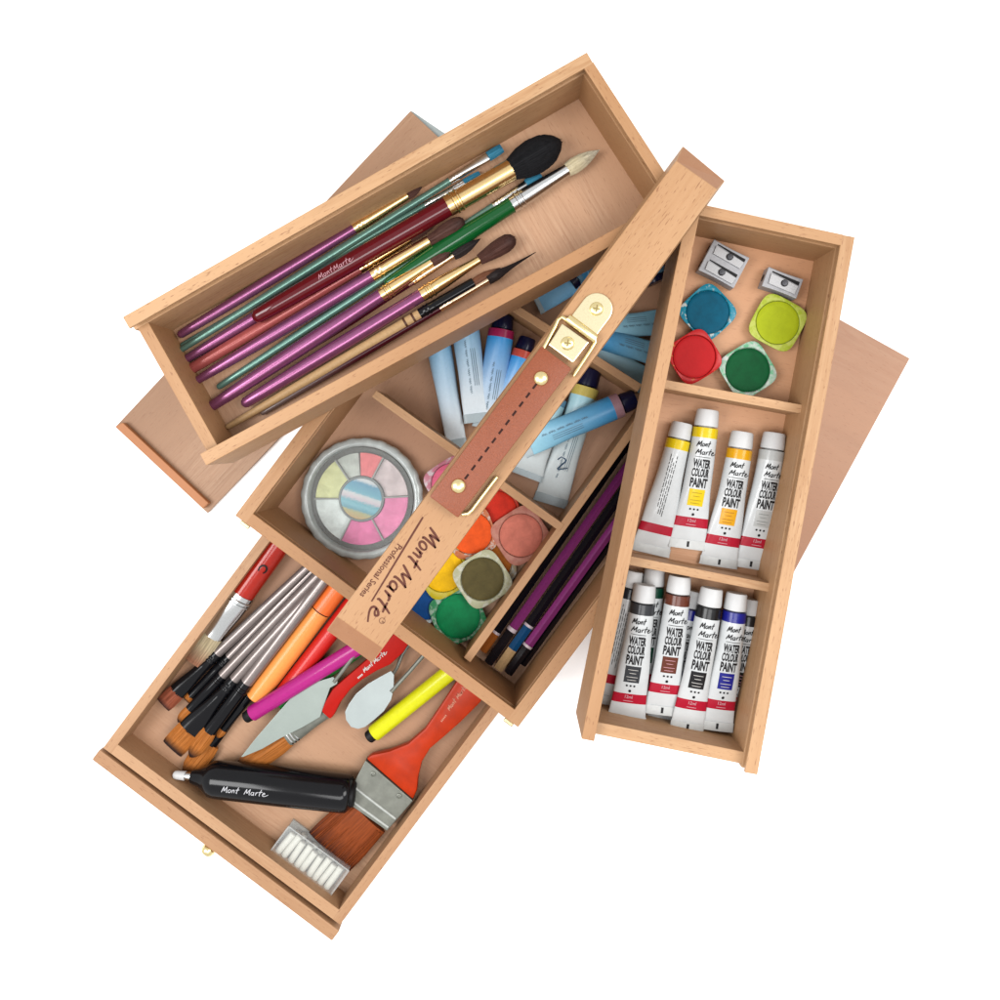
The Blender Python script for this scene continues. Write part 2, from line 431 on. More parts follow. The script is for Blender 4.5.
# drawer
d0 = v2((103, 748), ZD); d1 = v2((340, 925), ZD)
Vd = (d1 - d0).normalized(); Ud = Vector((-Vd.y, Vd.x)); LD = 330.0
q = [d0, d1, d1 + Ud * LD, d0 + Ud * LD]; cen = sum(q, Vector((0, 0))) / 4
fl = MB(); fl.prism(inset(q, 3), 1.5, ZDF, 0, math.atan2(Vd.y, Vd.x)); drawer = fl.build('drawer', PLY2, box)
drawer['label'] = 'pulled-out bottom drawer full of brushes, markers and palette knives'
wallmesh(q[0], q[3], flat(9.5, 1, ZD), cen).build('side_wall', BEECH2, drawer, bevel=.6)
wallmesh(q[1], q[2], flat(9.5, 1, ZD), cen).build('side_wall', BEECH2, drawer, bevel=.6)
uu = Vd * 8.6
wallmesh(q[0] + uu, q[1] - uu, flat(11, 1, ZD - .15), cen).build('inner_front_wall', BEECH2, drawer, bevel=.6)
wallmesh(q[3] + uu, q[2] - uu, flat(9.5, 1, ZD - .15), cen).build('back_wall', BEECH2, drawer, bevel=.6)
p0 = v2((99.5, 749.5), ZD); p1 = v2((339.5, 931), ZD); vv = (p1 - p0).normalized(); uo = Vector((vv.y, -vv.x))
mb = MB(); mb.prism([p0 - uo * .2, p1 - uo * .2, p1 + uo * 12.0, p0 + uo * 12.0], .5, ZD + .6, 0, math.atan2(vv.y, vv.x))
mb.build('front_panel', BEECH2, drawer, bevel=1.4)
mid = p0 + (p1 - p0) * .49 + uo * 12
mb = MB(); mb.loft([(0, 6, 6), (2, 4, 4), (4, 6, 6), (7, 7, 7), (10, 6, 6), (11.5, 3, 3)], 20)
kb = mb.build('knob', BRASS, drawer, (mid.x, mid.y, 27), 40); kb.rotation_euler = (0, 0, math.atan2(uo.y, uo.x))

# carrying bar with its leather handle
top = [W(x, y, ZBAR) for x, y in ((337, 616), (383, 648), (717, 189.5), (676, 161))]
bot = [W(x, y, ZBAR - 15) for x, y in ((326.5, 630.5), (372, 663), (725, 181), (683, 146))]
mb = MB(); mb.hexa(bot, top, 0, aU); mb.m = [0, 0, 1, 0, 1, 0]
bar = mb.build('carrying_bar', [BEECH, ENDG], box, bevel=.6)
for c in ((f0 + f1) / 2 + U * 18, (f0 + f1) / 2 + U * (LB - 18)):
    mb = MB(); mb.box((c.x, c.y, 156), (4, 16, 84), aU); mb.build('pivot_arm', STEEL, bar)
def bf(z):
    return lambda x, y: (x, y, z)
def P2(px, py, z): q = W(px, py, z); return (q.x, q.y)
# burnt lettering: reads towards the lower left, its top to the lower right
rd = (-U.x, -U.y); ru = (V.x, V.y)
mb = MB(); zz = ZBAR + .25
s0 = P2(430.5, 528, zz)
put_strokes(mb, logo_mont(), s0, rd, ru, 7.6, 1.9, bf(zz), .86)
s1 = P2(403.5, 565, zz)
put_strokes(mb, logo_marte(), s1, rd, ru, 7.6, 1.9, bf(zz), 1.0)
a = P2(423, 517, zz); b = P2(371.5, 601.5, zz)
mb.ribbon([(a[0] + (b[0] - a[0]) * t, a[1] + (b[1] - a[1]) * t) for t in (0, .03, .1, .5, 1)], 1.5, bf(zz))
ce = P2(378.6, 569.2, zz)
put_text(mb, 'Professional Series', ce, rd, ru, 4.6, bf(zz), .012, 1.0, 48)
rc = P2(381.5, 621.5, zz); put_text(mb, 'R', rc, rd, ru, 2.0, bf(zz)); mb.ribbon(ell(rc[0] + .5, rc[1] + .5, 2.2, 2.2, 0, 360), .35, bf(zz))
mb.build('lettering', BURN, bar, up=True)
# leather strap: a slab that arches slightly, in a frame along the bar
o0 = W(444, 507, ZBAR + 6); o1 = W(556.5, 357.5, ZBAR + 6); ax = (o1 - o0); Ls = ax.length; th = math.atan2(ax.y, ax.x)
mb = MB(); vs = []; fs = []; n = 16
for i in range(n + 1):
    t = i / n; zc = 1.0 + 3.0 * math.sin(math.pi * t); hw = 13.1 + .9 * t
    for y, z in ((-hw, zc - 2), (hw, zc - 2), (hw, zc + 2), (-hw, zc + 2)): vs.append((t * Ls, y, z))
for i in range(n):
    for k in range(4): fs.append((4 * i + k, 4 * i + (k + 1) % 4, 4 * i + 4 + (k + 1) % 4, 4 * i + 4 + k))
fs += [(3, 2, 1, 0), tuple(4 * n + k for k in range(4))]
mb.add(vs, fs)
strap = mb.build('leather_strap', LEATHER, bar, o0, 50, 1.1, (0, 0, th))
mb = MB()
for i in range(11):
    t = .205 + .60 * i / 10; mb.box((t * Ls, 0, 3.05 + 3.0 * math.sin(math.pi * t)), (4.6, 1.6, .3))
mb.build('stitching', plain('dark_thread', C(58, 28, 22), .8), strap)
def toloc(px, py, z):
    r = W(px, py, z) - o0; return Vector((r.x * math.cos(th) + r.y * math.sin(th), -r.x * math.sin(th) + r.y * math.cos(th), r.z))
for px, py in ((541, 378.4), (458.4, 486)):
    c = toloc(px, py, ZBAR + 11); zc = 3.0 + 3.0 * math.sin(math.pi * c.x / Ls)
    mb = MB(); mb.turn((c.x, c.y, zc - .3), [(5.6, 0), (5.6, 1), (5.0, 2.3), (3.6, 3.2), (1.8, 3.7), (.4, 3.8)], 24)
    mb.build('rivet', BRASS, strap, smooth=50)
# brass bracket at the upper end, wire loop and screws
def bl(pts, z): return [P2(x, y, z) for x, y in pts]
mb = MB(); cs = P2(596.5, 309, ZBAR + 1)
pl = []
e0 = P2(575.5, 321, ZBAR + 1); e1 = P2(597.5, 336, ZBAR + 1)
rr = 11.8
arc = [(cs[0] + rr * math.cos(aU + math.radians(a)), cs[1] + rr * math.sin(aU + math.radians(a))) for a in range(-90, 91, 12)]
perp = Vector((-U.y, U.x))
mb.prism([(cs[0] - U.x * 16 - perp.x * rr, cs[1] - U.y * 16 - perp.y * rr)] + arc + [(cs[0] - U.x * 16 + perp.x * rr, cs[1] - U.y * 16 + perp.y * rr)], ZBAR + .1, ZBAR + 2.2)
br = mb.build('bracket', PALEBRASS, bar, bevel=.5)
mb = MB(); c = cs[0] - U.x * 19, cs[1] - U.y * 19
mb.loft([(-13, 3.5, 3.5), (-12, 3.8, 3.8), (12, 3.8, 3.8), (13, 3.5, 3.5)], 18)
mb.build('hinge_barrel', BRASS, br, (c[0], c[1], ZBAR + 3.9), 40, 0, (0, 0, aV))
mb = MB(); mb.prism(bl([(562, 323.5), (589, 342.5), (573, 363), (548.5, 345)], ZBAR + 6), ZBAR + 4.5, ZBAR + 6.5); mb.build('strap_plate', PALEBRASS, br, bevel=1.2)
for px, py, z, r in ((596.5, 309, ZBAR + 2.2, 5.2), (567.6, 343.5, ZBAR + 6.5, 5.2)):
    c = P2(px, py, z); mb = MB(); mb.turn((c[0], c[1], z - .2), [(r, 0), (r, .8), (r * .85, 1.6), (r * .5, 2.1), (.4, 2.2)], 22)
    sr = mb.build('screw', BRASS, br, smooth=50)
    mb = MB(); mb.box((c[0], c[1], z + 1.95), (r * 1.1, 1.0, .5), aU + .5); mb.box((c[0], c[1], z + 1.96), (r * 1.1, 1.0, .5), aU + .5 + math.pi / 2); mb.build('screw_slot', plain('dark_brass', (.20, .15, .06, 1), .5, .6), sr)
z = ZBAR + 3.2
mb = MB(); mb.wire([W(x, y, z) for x, y in ((541, 353), (547, 342), (555, 327), (558, 320), (562, 317), (590, 334), (595, 338), (595.5, 342), (590, 351), (573.5, 376))], 1.6)
mb.build('wire_loop', BRASS, br, smooth=60)
mb = MB(); mb.wire([W(x, y, z) for x, y in ((497, 477), (490, 486), (472, 510), (468, 513.5), (462, 514))], 1.7)
mb.build('wire_loop', BRASS, bar, smooth=60)

# ------------------------------------------------------------------ loose sliding lids and the sheet under the box
def lid(corners, label, lip=None):
    q = [P2(x, y, 4) for x, y in corners]
    t = thing('sliding_lid', label, 'lid', group='sliding lids of the trays')
    d = Vector(q[1]) - Vector(q[0]); a = math.atan2(d.y, d.x)
    mb = MB(); mb.prism(q, .3, 4.5, 0, a + (math.pi / 2 if lip else 0)); mb.build('panel', wood('lid_plywood', C(218, 176, 142, .96), C(194, 148, 114, .92), C(164, 114, 84), .5, 1.6) if lip else wood('hardboard', C(218, 170, 138), C(208, 156, 124), C(190, 136, 104), .6, .5), t, bevel=.4)
    if lip:
        z = 12; p = [P2(x, y, z) for x, y in lip]; d = Vector(p[1]) - Vector(p[0])
        mb = MB(); mb.prism(p, 4.5, z, 0, math.atan2(d.y, d.x)); mb.build('finger_lip', LIP, t, bevel=.8)
    return t
lid([(115.5, 427), (207.5, 513), (506, 201), (410.5, 111)], 'thin plywood lid with a raised finger strip, under the brush tray', [(115, 426.5), (203, 508.5), (208.5, 503), (122.5, 422.5)])
lid([(909.5, 358.5), (799, 297), (594, 676), (704, 738)], 'plain reddish board lid sticking out from under the paint tube tray')
mb = MB(); mb.prism([P2(x, y, 2) for x, y in ((411, 110), (470, 150), (440, 190), (400, 150))], .1, .29)
tag(mb.build('paper_sheet', plain('pale_blue_grey', C(196, 208, 208), .6)), 'pale blue grey sheet corner peeking out beside the left lid', 'sheet')

# ------------------------------------------------------------------ brushes
def brush(A, B, fs, fe, za, zb, label, hw, hmat, fmat, few, kind, bw, bmat, group, name='paintbrush', fthick=None, bands=None, hmats=None, cat='paintbrush', bthick=None, endmat=None, beads=True, ring_bands=False):
    t, L, fr = axis(name, label, cat, A, B, za, zb, group)
    zm = (za + zb) / 2; k = sf(zm) / 2
    x1, x2 = fr(fs), fr(fe)
    r0, r1, r2 = hw[0] * k, hw[1] * k, hw[2] * k
    rings = [(0, r0 * .25, r0 * .25), (r0 * .25, r0 * .7, r0 * .7), (r0 * .8, r0 * .98, r0 * .98)]
    for i in range(1, 13):
        u = i / 12; x = r0 + (x1 - r0) * u
        if u < .55: s = u / .55; s = s * (1.6 - .6 * s); r = r0 + (r1 - r0) * s
        else: s = (u - .55) / .45; s = s * s * (3 - 2 * s); r = r1 + (r2 - r1) * s
        rings.append((x, r, r))
    mb = MB(); mb.loft(rings, 20)
    if bands:
        for x, w, mi in bands:
            xx = fr(x); mb.loft([(xx - w * k, r2 * 1.06, r2 * 1.06), (xx + w * k, r2 * 1.06, r2 * 1.06)], 20, mi)
    h = mb.build('handle', [hmat] + (hmats or []), t, smooth=40)
    ew = few * k; et = (fthick * k if fthick else ew)
    rg = []
    D = x2 - x1
    rf = r2 * 1.07
    for u in (0, .015, .05):
        rg.append((x1 - .5 + D * u, rf, rf))
    if beads:
        for c in (.1, .17):
            for du, m in ((-.022, 1.0), (-.01, 1.1), (.01, 1.1), (.022, 1.0)): rg.append((x1 + D * (c + du), rf * m, rf * m))
    for i in range(1, 9):
        u = .22 + .78 * i / 8; s = (u - .22) / .78; s = s * s * (3 - 2 * s)
        rg.append((x1 + D * u, rf + (ew - rf) * s, rf + (et - rf) * s))
    rg.append((x2, ew * .9, et * .9))
    mb = MB(); mb.loft(rg, 22)
    if ring_bands:
        for q in (3, 6.5, 10): mb.loft([(x2 - q - 1, ew * .97, et * 1.0), (x2 - q - .5, ew * 1.03, et * 1.1), (x2 - q + .5, ew * 1.03, et * 1.1), (x2 - q + 1, ew * .97, et * 1.0)], 22, 1)
    mb.build('ferrule', [fmat, SILVER] if ring_bands else fmat, t, smooth=40)
    b = bw * k; bt = (bthick * k if bthick else b); Lb = L - x2 + 1; rg = []
    prof = {'round': [(0, .8), (.12, .95), (.3, 1), (.5, .9), (.7, .64), (.86, .34), (.96, .12), (1, .03)],
            'mop': [(0, .62), (.08, .72), (.25, .92), (.45, 1), (.65, .95), (.8, .78), (.92, .48), (.985, .2), (1, .05)],
            'fan': [(0, .6), (.15, .7), (.45, .92), (.7, 1), (.85, .92), (.95, .65), (1, .25)],
            'flat': [(0, 1), (.2, 1.02), (.6, 1.03), (.95, 1.0), (1, .97)],
            'filbert': [(0, .85), (.2, 1), (.5, 1.02), (.75, .86), (.9, .58), (.98, .25), (1, .05)],
            'liner': [(0, 1), (.15, 1.1), (.3, .75), (.45, .42), (.7, .22), (1, .05)]}[kind]
    for u, r in prof:
        tz = r if kind in ('round', 'mop', 'fan', 'liner') else (r * (1 - .55 * u))
        rg.append((x2 - 1 + Lb * u, b * r, max(.15, bt * tz)))
    mb = MB(); mb.loft(rg, 26)
    for i in range(int(20 + bw * 3)):
        a = random.uniform(0, 2 * math.pi); jl = random.uniform(.7, 1.0 if kind == 'liner' else 1.03); us = [u for u, r in prof]
        pts = []
        for q in range(5):
            u = min(.999, jl * q / 4); j = max(m for m in range(len(us)) if us[m] <= u); j2 = min(j + 1, len(us) - 1)
            f_ = 0 if j2 == j else (u - us[j]) / (us[j2] - us[j])
            ry = rg[j][1] * (1 - f_) + rg[j2][1] * f_; rz = rg[j][2] * (1 - f_) + rg[j2][2] * f_
            e_ = 1.0 + (.05 * q / 4) * random.random()
            pts.append((x2 - 1 + Lb * jl * q / 4, ry * e_ * math.cos(a), rz * e_ * math.sin(a)))
        n0 = len(mb.v); mb.wire(pts, [.32, .32, .3, .22, .08], 4)
        for q in range(n0, len(mb.v)): mb.t[q] = (mb.v[q].x - x2) / Lb
    mb.build('bristles', bmat, t, smooth=60)
    return t, L, fr, h
PURP = plain('purple_metallic', C(176, 104, 150, 1.0), .27, .7, .08, 30, .4)
TEAL = plain('teal_metallic', C(122, 164, 150, 1.0), .28, .55, .08, 30, .4)
CORAL = plain('coral_lacquer', C(186, 92, 88), .25, .2, .08, 30, .4)
BURG = plain('burgundy_lacquer', C(104, 14, 26), .14, 0, .08, 30, .8)
MAROON = plain('maroon_lacquer', C(72, 14, 30), .18, 0, .08, 30, .7)
GREEN = plain('green_lacquer', C(6, 92, 40), .14, 0, .08, 30, .8)
BEIGE = plain('bare_wood_handle', C(214, 174, 124), .45, 0, .1, 60)
GREYBR = plain('grey_brown_handle', C(110, 92, 88), .25, .3, .1, 30, .3)
BR_BROWN = bristle('brown_hair', C(96, 64, 56), C(66, 42, 38))
BR_BLACK = bristle('black_hair', (.006, .006, .007, 1), (.005, .005, .006, 1), rough=.75)
BR_DARK = bristle('dark_hair', C(52, 44, 44), C(34, 28, 30))
BR_CREAM = bristle('cream_hair', C(226, 212, 176), C(240, 232, 208), .3, .9)
BR_BLUE = bristle('blue_nylon', C(66, 146, 178), C(50, 126, 160))
BR_ORANGE = bristle('golden_nylon', C(206, 126, 58), C(52, 30, 24), .6, .92)
BR_RUST = bristle('rust_nylon', C(168, 92, 66), C(70, 40, 34), .7, .97)
BR_HOG = bristle('hog_hair', C(214, 196, 160), C(168, 116, 88), .3, .9)
GT = 'paintbrushes in the upper tray'
F = ZTF
brush((178, 336), (422, 187), (355, 229), (408, 196.5), F + 5, F + 5, 'purple metallic brush lying highest along the back wall of the tray', (8.5, 11.5, 10), PURP, GOLD, 8, 'round', 8, BR_BROWN, GT)
brush((176, 353), (502, 148), (450, 180.5), (489, 156), F + 6, F + 6, 'slim teal brush with a silver ferrule and blue tip beside the black mop', (6, 8.5, 7), TEAL, SILVER, 9, 'flat', 9, BR_BLUE, GT, fthick=4)
brush((180.5, 346), (480, 174), (425, 205), (465, 182), F + 3, F + 3, 'second slim teal brush tucked half under the longer teal brush', (5, 7, 6), TEAL, SILVER, 7, 'flat', 7, BR_BLUE, GT, fthick=4)
brush((182.5, 361.5), (402, 228), (340, 266), (385, 239), F + 5, F + 5, 'purple brush whose upper half lies hidden under the burgundy mop brush', (8.5, 12, 10), PURP, GOLD, 8, 'round', 8, BR_BROWN, GT)
brush((184.5, 373), (440, 221), (360, 268), (410, 239), F + 5, F + 5, 'coral red brush with only its handle end showing', (11, 12.5, 10), CORAL, GOLD, 8, 'round', 8, BR_BROWN, GT)
brush((193, 383), (464, 220), (371, 272), (429, 240.5), F + 8, F + 12, 'purple brush with straight gold ferrule and soft brown hair beside the burgundy handle', (8, 13.5, 12.5), PURP, GOLD, 11, 'fan', 15, BR_BROWN, GT)
brush((217, 388), (541, 175), (493, 205), (527, 183), F + 4, F + 5, 'teal brush with blue nylon tip lying against the green brush', (6.5, 8.5, 7.5), TEAL, SILVER, 9, 'flat', 9.5, BR_BLUE, GT, fthick=4)
brush((209, 408), (450, 250), (380, 292), (432, 260.5), F + 9, F + 12, 'purple brush with flattened gold ferrule in the middle of the tray', (11, 15.5, 13), PURP, GOLD, 9, 'filbert', 10, BR_BROWN, GT, fthick=7)
brush((242, 405), (515, 238), (421, 293), (481.5, 260.5), F + 9, F + 10, 'purple brush with flat gold ferrule and broad dark brown hair, lowest of the purples', (11, 15, 13.5), PURP, GOLD, 8, 'fan', 17, BR_BROWN, GT, fthick=7)
brush((262, 375), (480, 239), (409, 284.5), (455, 256), F + 6, F + 8, 'maroon brush with thin rose gold ferrule and dark hair between two purple brushes', (8, 11, 8), MAROON, ROSE, 6, 'round', 11, BR_DARK, GT)
bt, L, fr, h = brush((253, 319), (561, 141), (446, 203.5), (510, 165.5), F + 16, F + 14, 'thick burgundy mop brush with a gold ferrule and round black head', (15, 19.5, 20), BURG, GOLD, 21.5, 'mop', 34, BR_BLACK, GT, name='mop_brush', cat='mop brush')
mb = MB()
put_strokes(mb, logo_mont(), (64, -1.4), (1, 0), (0, 1), 2.6, .4, lambda x, y: (x, y, .45 + math.sqrt(max(0, 8.1 ** 2 - y * y))), 1.1)
put_strokes(mb, logo_marte(), (78, -1.4), (1, 0), (0, 1), 2.6, .4, lambda x, y: (x, y, .45 + math.sqrt(max(0, 8.1 ** 2 - y * y))), 1.1)
mb.build('lettering', PINKINK, h, up=True)
brush((385, 285), (599, 150), (513, 206.5), (567, 170), F + 9, F + 9, 'thick green lacquered brush with silver ferrule and cream pointed hair', (10, 18, 16), GREEN, SILVER, 13, 'round', 15, BR_CREAM, GT)
brush((226, 428), (500, 268), (420, 313), (474, 283), F + 5, F + 7, 'bare wood brush with brown rings and a black ferrule', (6, 10.5, 11.5), BEIGE, BFER, 12, 'round', 10, bristle('mid_brown_hair', C(140, 92, 68), C(48, 32, 30)), GT, bands=[((405, 321.5), 2.2, 1), ((413, 316.5), 2.2, 1)], hmats=[plain('brown_ring', C(96, 58, 38), .4)])
brush((261, 414), (536, 252), (441, 308), (490.5, 281), F + 4, F + 9, 'thin dark rigger brush with a long hair-fine black tip along the front wall', (5, 8, 6.5), gradient('dark_to_maroon', C(120, 98, 92), C(78, 14, 30), .1, .55, .22), ROSE, 5.5, 'liner', 9, BR_DARK, GT)

# ------------------------------------------------------------------ paint tubes
def tube(A, B, zf, dz, label, w, wc, band, sw, style, group, caps=WHITE, body=None, name='paint_tube', tilt=0, logo=True, swl=None, twist=0.0):
    """A cap top, B crimp end (photo px); w body width, wc crimp width in px"""
    z0 = zf + dz; zm = z0 + 10
    t, L, fr = axis(name, label, 'paint tube', A, B, zm + tilt, zm - tilt, group)
    k = sf(zm); r = w * k / 2; rc = wc * k / 2
    down = -10.0; ph = random.uniform(0, 6); twist += random.uniform(-.13, .13)
    xc = .118 * L
    def sec(u):
        """half width, half height, centre height at fraction u of the length"""
        if u < .2: return r, r, down + r
        s = (u - .2) / .735; s = max(0, min(1, s)); e = s ** 1.35
        ry = r + (rc - r) * s ** 1.25; rz = r * (1 - e) + 1.1 * e
        if u > .935: rz = 1.7; ry = rc * (1.04 if u < .99 else 1.07)
        if .3 < u < .93: dn = math.sin(math.pi * (u - .3) / .63); rz *= 1 + .07 * dn * math.sin(9 * u + ph); ry *= 1 + .035 * dn * math.sin(11 * u + 2 * ph)
        return ry, rz, down + r * (1 - e * .86)
    mb = MB()
    rs = []; mi = []
    us = [.125, .13] + [.145, .2] + [.2 + .57 * i / 9 for i in range(1, 10)] + [.8, .84, .88, .915, .93, .9345, .9355, .95, .98, 1.0]
    blue = style == 'blue'
    for i, u in enumerate(us):
        ry, rz, cz = sec(u)
        if u <= .126: ry *= .72; rz *= .72
        rs.append((u * L, ry, rz, cz))
    for a, b in zip(us[:-1], us[1:]):
        m = (a + b) / 2
        mi.append(3 if (m > .935) else (1 if m < .2 else (2 if (.77 < m < .84 and not blue) else 0)))
    mb.loft(rs, 28, mi)
    def S(x, y, e=.3):
        u = x / L; ry, rz, cz = sec(u); q = max(0.0, 1 - (y / ry) ** 2)
        return (x, y, cz + rz * math.sqrt(q) + e)
    if style == 'front' and sw:
        n, m = 6, 8; hw = r * .62; x0, x1 = .565 * L, .685 * L; ys = r * twist
        v = [S(x0 + (x1 - x0) * i / n, ys - hw + 2 * hw * j / m, .18) for i in range(n + 1) for j in range(m + 1)]
        mb.add(v, [(i * (m + 1) + j, (i + 1) * (m + 1) + j, (i + 1) * (m + 1) + j + 1, i * (m + 1) + j + 1) for i in range(n) for j in range(m)], 4)
    ms = [body or WTUBE, band, REDBAND, WCRIMP if not blue else plain('pale_crimp', C(206, 222, 228), .3)] + ([sw] if sw else [])
    ob = mb.build('tube_body', ms, t, smooth=45)
    # cap: ribbed, slightly tapered
    mb = MB(); rcap = r * (.93 if not blue else .82); cz = down + r; n = 40; v = []
    for x, m in ((0, .86), (.01 * L, .92), (.1 * L, 1.0), (.117 * L, 1.0), (.119 * L, .9)):
        for i in range(n):
            a = 2 * math.pi * i / n; q = rcap * m * (1 + (.025 if i % 2 and 0 < x < .117 * L else 0)); v.append((x, q * math.cos(a), cz + q * math.sin(a)))
    f = [(kk * n + i, kk * n + (i + 1) % n, (kk + 1) * n + (i + 1) % n, (kk + 1) * n + i) for kk in range(4) for i in range(n)]
    f += [tuple(reversed(range(n))), tuple(range(4 * n, 5 * n))]
    mb.add(v, f); mb.loft([(.115 * L, r * .6, r * .6, cz), (.128 * L, r * .6, r * .6, cz)], 20)
    mb.build('cap', caps, t, smooth=30)
    # print
    mb = MB(); ux, uy = (0, 1), (-1, 0); ys = r * twist
    def fn(x, y): return S(x, y, .34)
    if style == 'front':
        put_strokes(mb, logo_mont(), (.262 * L, ys - r * .62), ux, uy, .024 * L, .75, fn, .8)
        put_strokes(mb, logo_marte(), (.318 * L, ys - r * .62), ux, uy, .024 * L, .75, fn, .92)
        mb.ribbon([(.337 * L, ys - r * .6 + r * 1.2 * i / 6) for i in range(7)], .45, fn)
        for wd, y0 in (('WATER', .41), ('COLOUR', .475), ('PAINT', .55)):
            put_text(mb, wd, (y0 * L, ys), ux, uy, .056 * L if wd != 'PAINT' else .062 * L, fn, .038, 1, r * 1.36)
        for j in (-1, 0, 1):
            mb.add([S(.71 * L + .8 * math.cos(a) * 1.1, ys + j * r * .3 + .9 * math.sin(a), .34) for a in [i * math.pi / 4 for i in range(8)]], [tuple(range(8))])
        mb.add([S(.748 * L + 1.2 * math.cos(a), ys + 1.2 * math.sin(a), .34) for a in [i * math.pi / 4 for i in range(8)]], [tuple(range(8))])
        mb.add([(.945 * L, -1.0, sec(.96)[2] + 2.0), (.985 * L, -1.0, sec(.96)[2] + 2.0), (.985 * L, 1.0, sec(.96)[2] + 2.0), (.945 * L, 1.0, sec(.96)[2] + 2.0)], [(0, 1, 2, 3)])
    elif style == 'side':
        for j, (a0, a1) in enumerate(((.24, .62), (.27, .7), (.3, .66), (.25, .71))):
            yy = -r * .45 + j * 1.7; x = a0 * L
            while x < a1 * L:
                w_ = random.uniform(2, 6); mb.ribbon([(x, yy), (x + w_ / 2, yy), (x + w_, yy)], .5, fn); x += w_ + .9
    elif blue and logo:
        x = .42 * L
        while x < .8 * L:            # a line of small hand lettering, a few loops to a word
            w_ = random.uniform(4, 8); m_ = int(w_ * 2.2)
            mb.ribbon([(x + w_ * q / m_, -r * .12 + .9 * math.sin(q * 1.9) * (1 if q % 3 else 1.5)) for q in range(m_ + 1)], .5, fn); x += w_ + 1.4
        for j in range(3):
            mb.ribbon([(.48 * L, r * .2 + j * 1.8), (.6 * L, r * .2 + j * 1.8), (.74 * L, r * .2 + j * 1.8)], .5, fn)
    if mb.v: mb.build('lettering', INK if not blue else plain('slate_ink', C(120, 146, 164), .5), ob, up=True)
    if style == 'front':
        mb = MB()
        put_text(mb, '12ml', (.803 * L, ys), ux, uy, .022 * L, fn, .01, 1, r * .62)
        mb.ribbon([(.823 * L, ys - r * .4 + r * .8 * i / 4) for i in range(5)], .5, fn)
        if sw:
            for i_, (xr, ww) in enumerate(((.592, .9), (.617, .6), (.645, 1.0), (.667, .8))):
                mb.ribbon([(xr * L, ys - r * .45 * ww + r * .9 * ww * i / 4) for i in range(5)], .45, fn, 1)
        mb.build('fine_print', [PINKINK, swl or PINKINK], ob, up=True)
    return t
YEL = plain('yellow_print', C(250, 216, 18), .28, 0, .04, 40, .4)
ORA = plain('orange_print', C(246, 178, 14), .28, 0, .04, 40, .4)
LGR = plain('pale_grey_print', C(206, 208, 206), .28, 0, .04, 40, .4)
DGR = plain('dark_grey_print', C(58, 60, 64), .28, 0, .06, 40, .4)
BRN = plain('brown_print', C(112, 56, 38), .28, 0, .06, 40, .4)
BLK = plain('black_print', C(26, 26, 28), .28, 0, .06, 40, .4)
BLU = plain('blue_print', C(32, 36, 146), .28, 0, .06, 40, .4)
GRN = plain('green_print', C(18, 74, 54), .28, 0, .06, 40, .4)
NVY = plain('navy_print', C(24, 32, 44), .28, 0, .06, 40, .4)
DIM = plain('dim_yellow_ink', C(176, 140, 30), .5); DIMO = plain('dim_orange_ink', C(176, 110, 20), .5); GRI = plain('grey_ink', C(150, 152, 150), .5)
GM = 'white paint tubes in the middle compartment'; GL = 'white paint tubes in the lower compartment'
tube((682.5, 423), (651.5, 555), F, 1, 'white paint tube turned to its small print, yellow band, leftmost in the middle compartment', 24, 38, YEL, None, 'side', GM)
tube((708, 410), (689, 550), F, 3, 'white paint tube with pale yellow colour block, second in the middle compartment', 25, 36, YEL, YEL, 'front', GM, swl=DIM)
tube((742.5, 432), (720.5, 568), F, 2, 'white paint tube with orange yellow colour block and band', 25, 37, ORA, ORA, 'front', GM, swl=DIMO)
tube((774.5, 433), (752.5, 570), F, 0, 'white paint tube with plain white colour block, rightmost in the middle compartment', 25, 33, LGR, LGR, 'front', GM, swl=GRI)
tube((634, 571), (606, 707), F, 0, 'white paint tube mostly hidden along the left wall, navy band', 22, 26, NVY, None, 'side', GL)
tube((655, 569), (640, 706), F, 0, 'white paint tube with green band, hidden behind the brown one', 23, 30, GRN, GRN, 'front', GL)
tube((694.5, 591), (664, 730), F, 0, 'white paint tube with blue band tucked under brown and black tubes', 22, 34, BLU, BLU, 'front', GL)
tube((751, 599), (733, 728), F, 0, 'white paint tube with black band squeezed against the right wall', 22, 28, BLK, BLK, 'front', GL)
tube((645, 584.5), (627, 728), F, 13, 'white paint tube with dark grey colour block, front left of the lower compartment', 25, 38, DGR, DGR, 'front', GL, swl=WINK)
tube((680, 576), (663, 718), F, 12, 'white paint tube with brown colour block and band', 25, 34, BRN, BRN, 'front', GL, swl=PINKINK)
tube((712, 588), (688.5, 735), F, 14, 'white paint tube with black colour block and band', 25, 33, BLK, BLK, 'front', GL, swl=WINK)
tube((737, 593), (718.5, 734), F, 13, 'white paint tube with ultramarine blue colour block and band', 24, 33, BLU, BLU, 'front', GL, swl=WINK)
# blue tubes in the middle box
NAVYCAP = plain('navy_cap', C(24, 26, 62), .3, 0, .08, 40, .3)
MAG = plain('magenta_band', C(196, 44, 102), .3); COR = plain('coral_band', C(236, 96, 78), .3); PKB = plain('dusty_pink_band', C(196, 150, 160), .35); YBD = plain('pale_yellow_band', C(232, 210, 110), .35); SKY = plain('sky_band', C(120, 176, 210), .35)
SKYB = gradient('sky_to_white', C(60, 156, 226, 1.7), C(226, 240, 248, 1.4), .1, .85)
TEALB = gradient('teal_blue_to_pale', C(62, 146, 200, 1.6), C(150, 204, 224, 1.5), .1, .9)
PALEB = gradient('pale_blue_white', C(86, 178, 228, 1.6), C(230, 241, 248, 1.45), .05, .8)
WHTB = gradient('white_teal', C(176, 222, 234, 1.4), C(224, 234, 236, 1.35), .1, .6)
GB = 'pale blue paint tubes in the middle box'
Z = ZBF
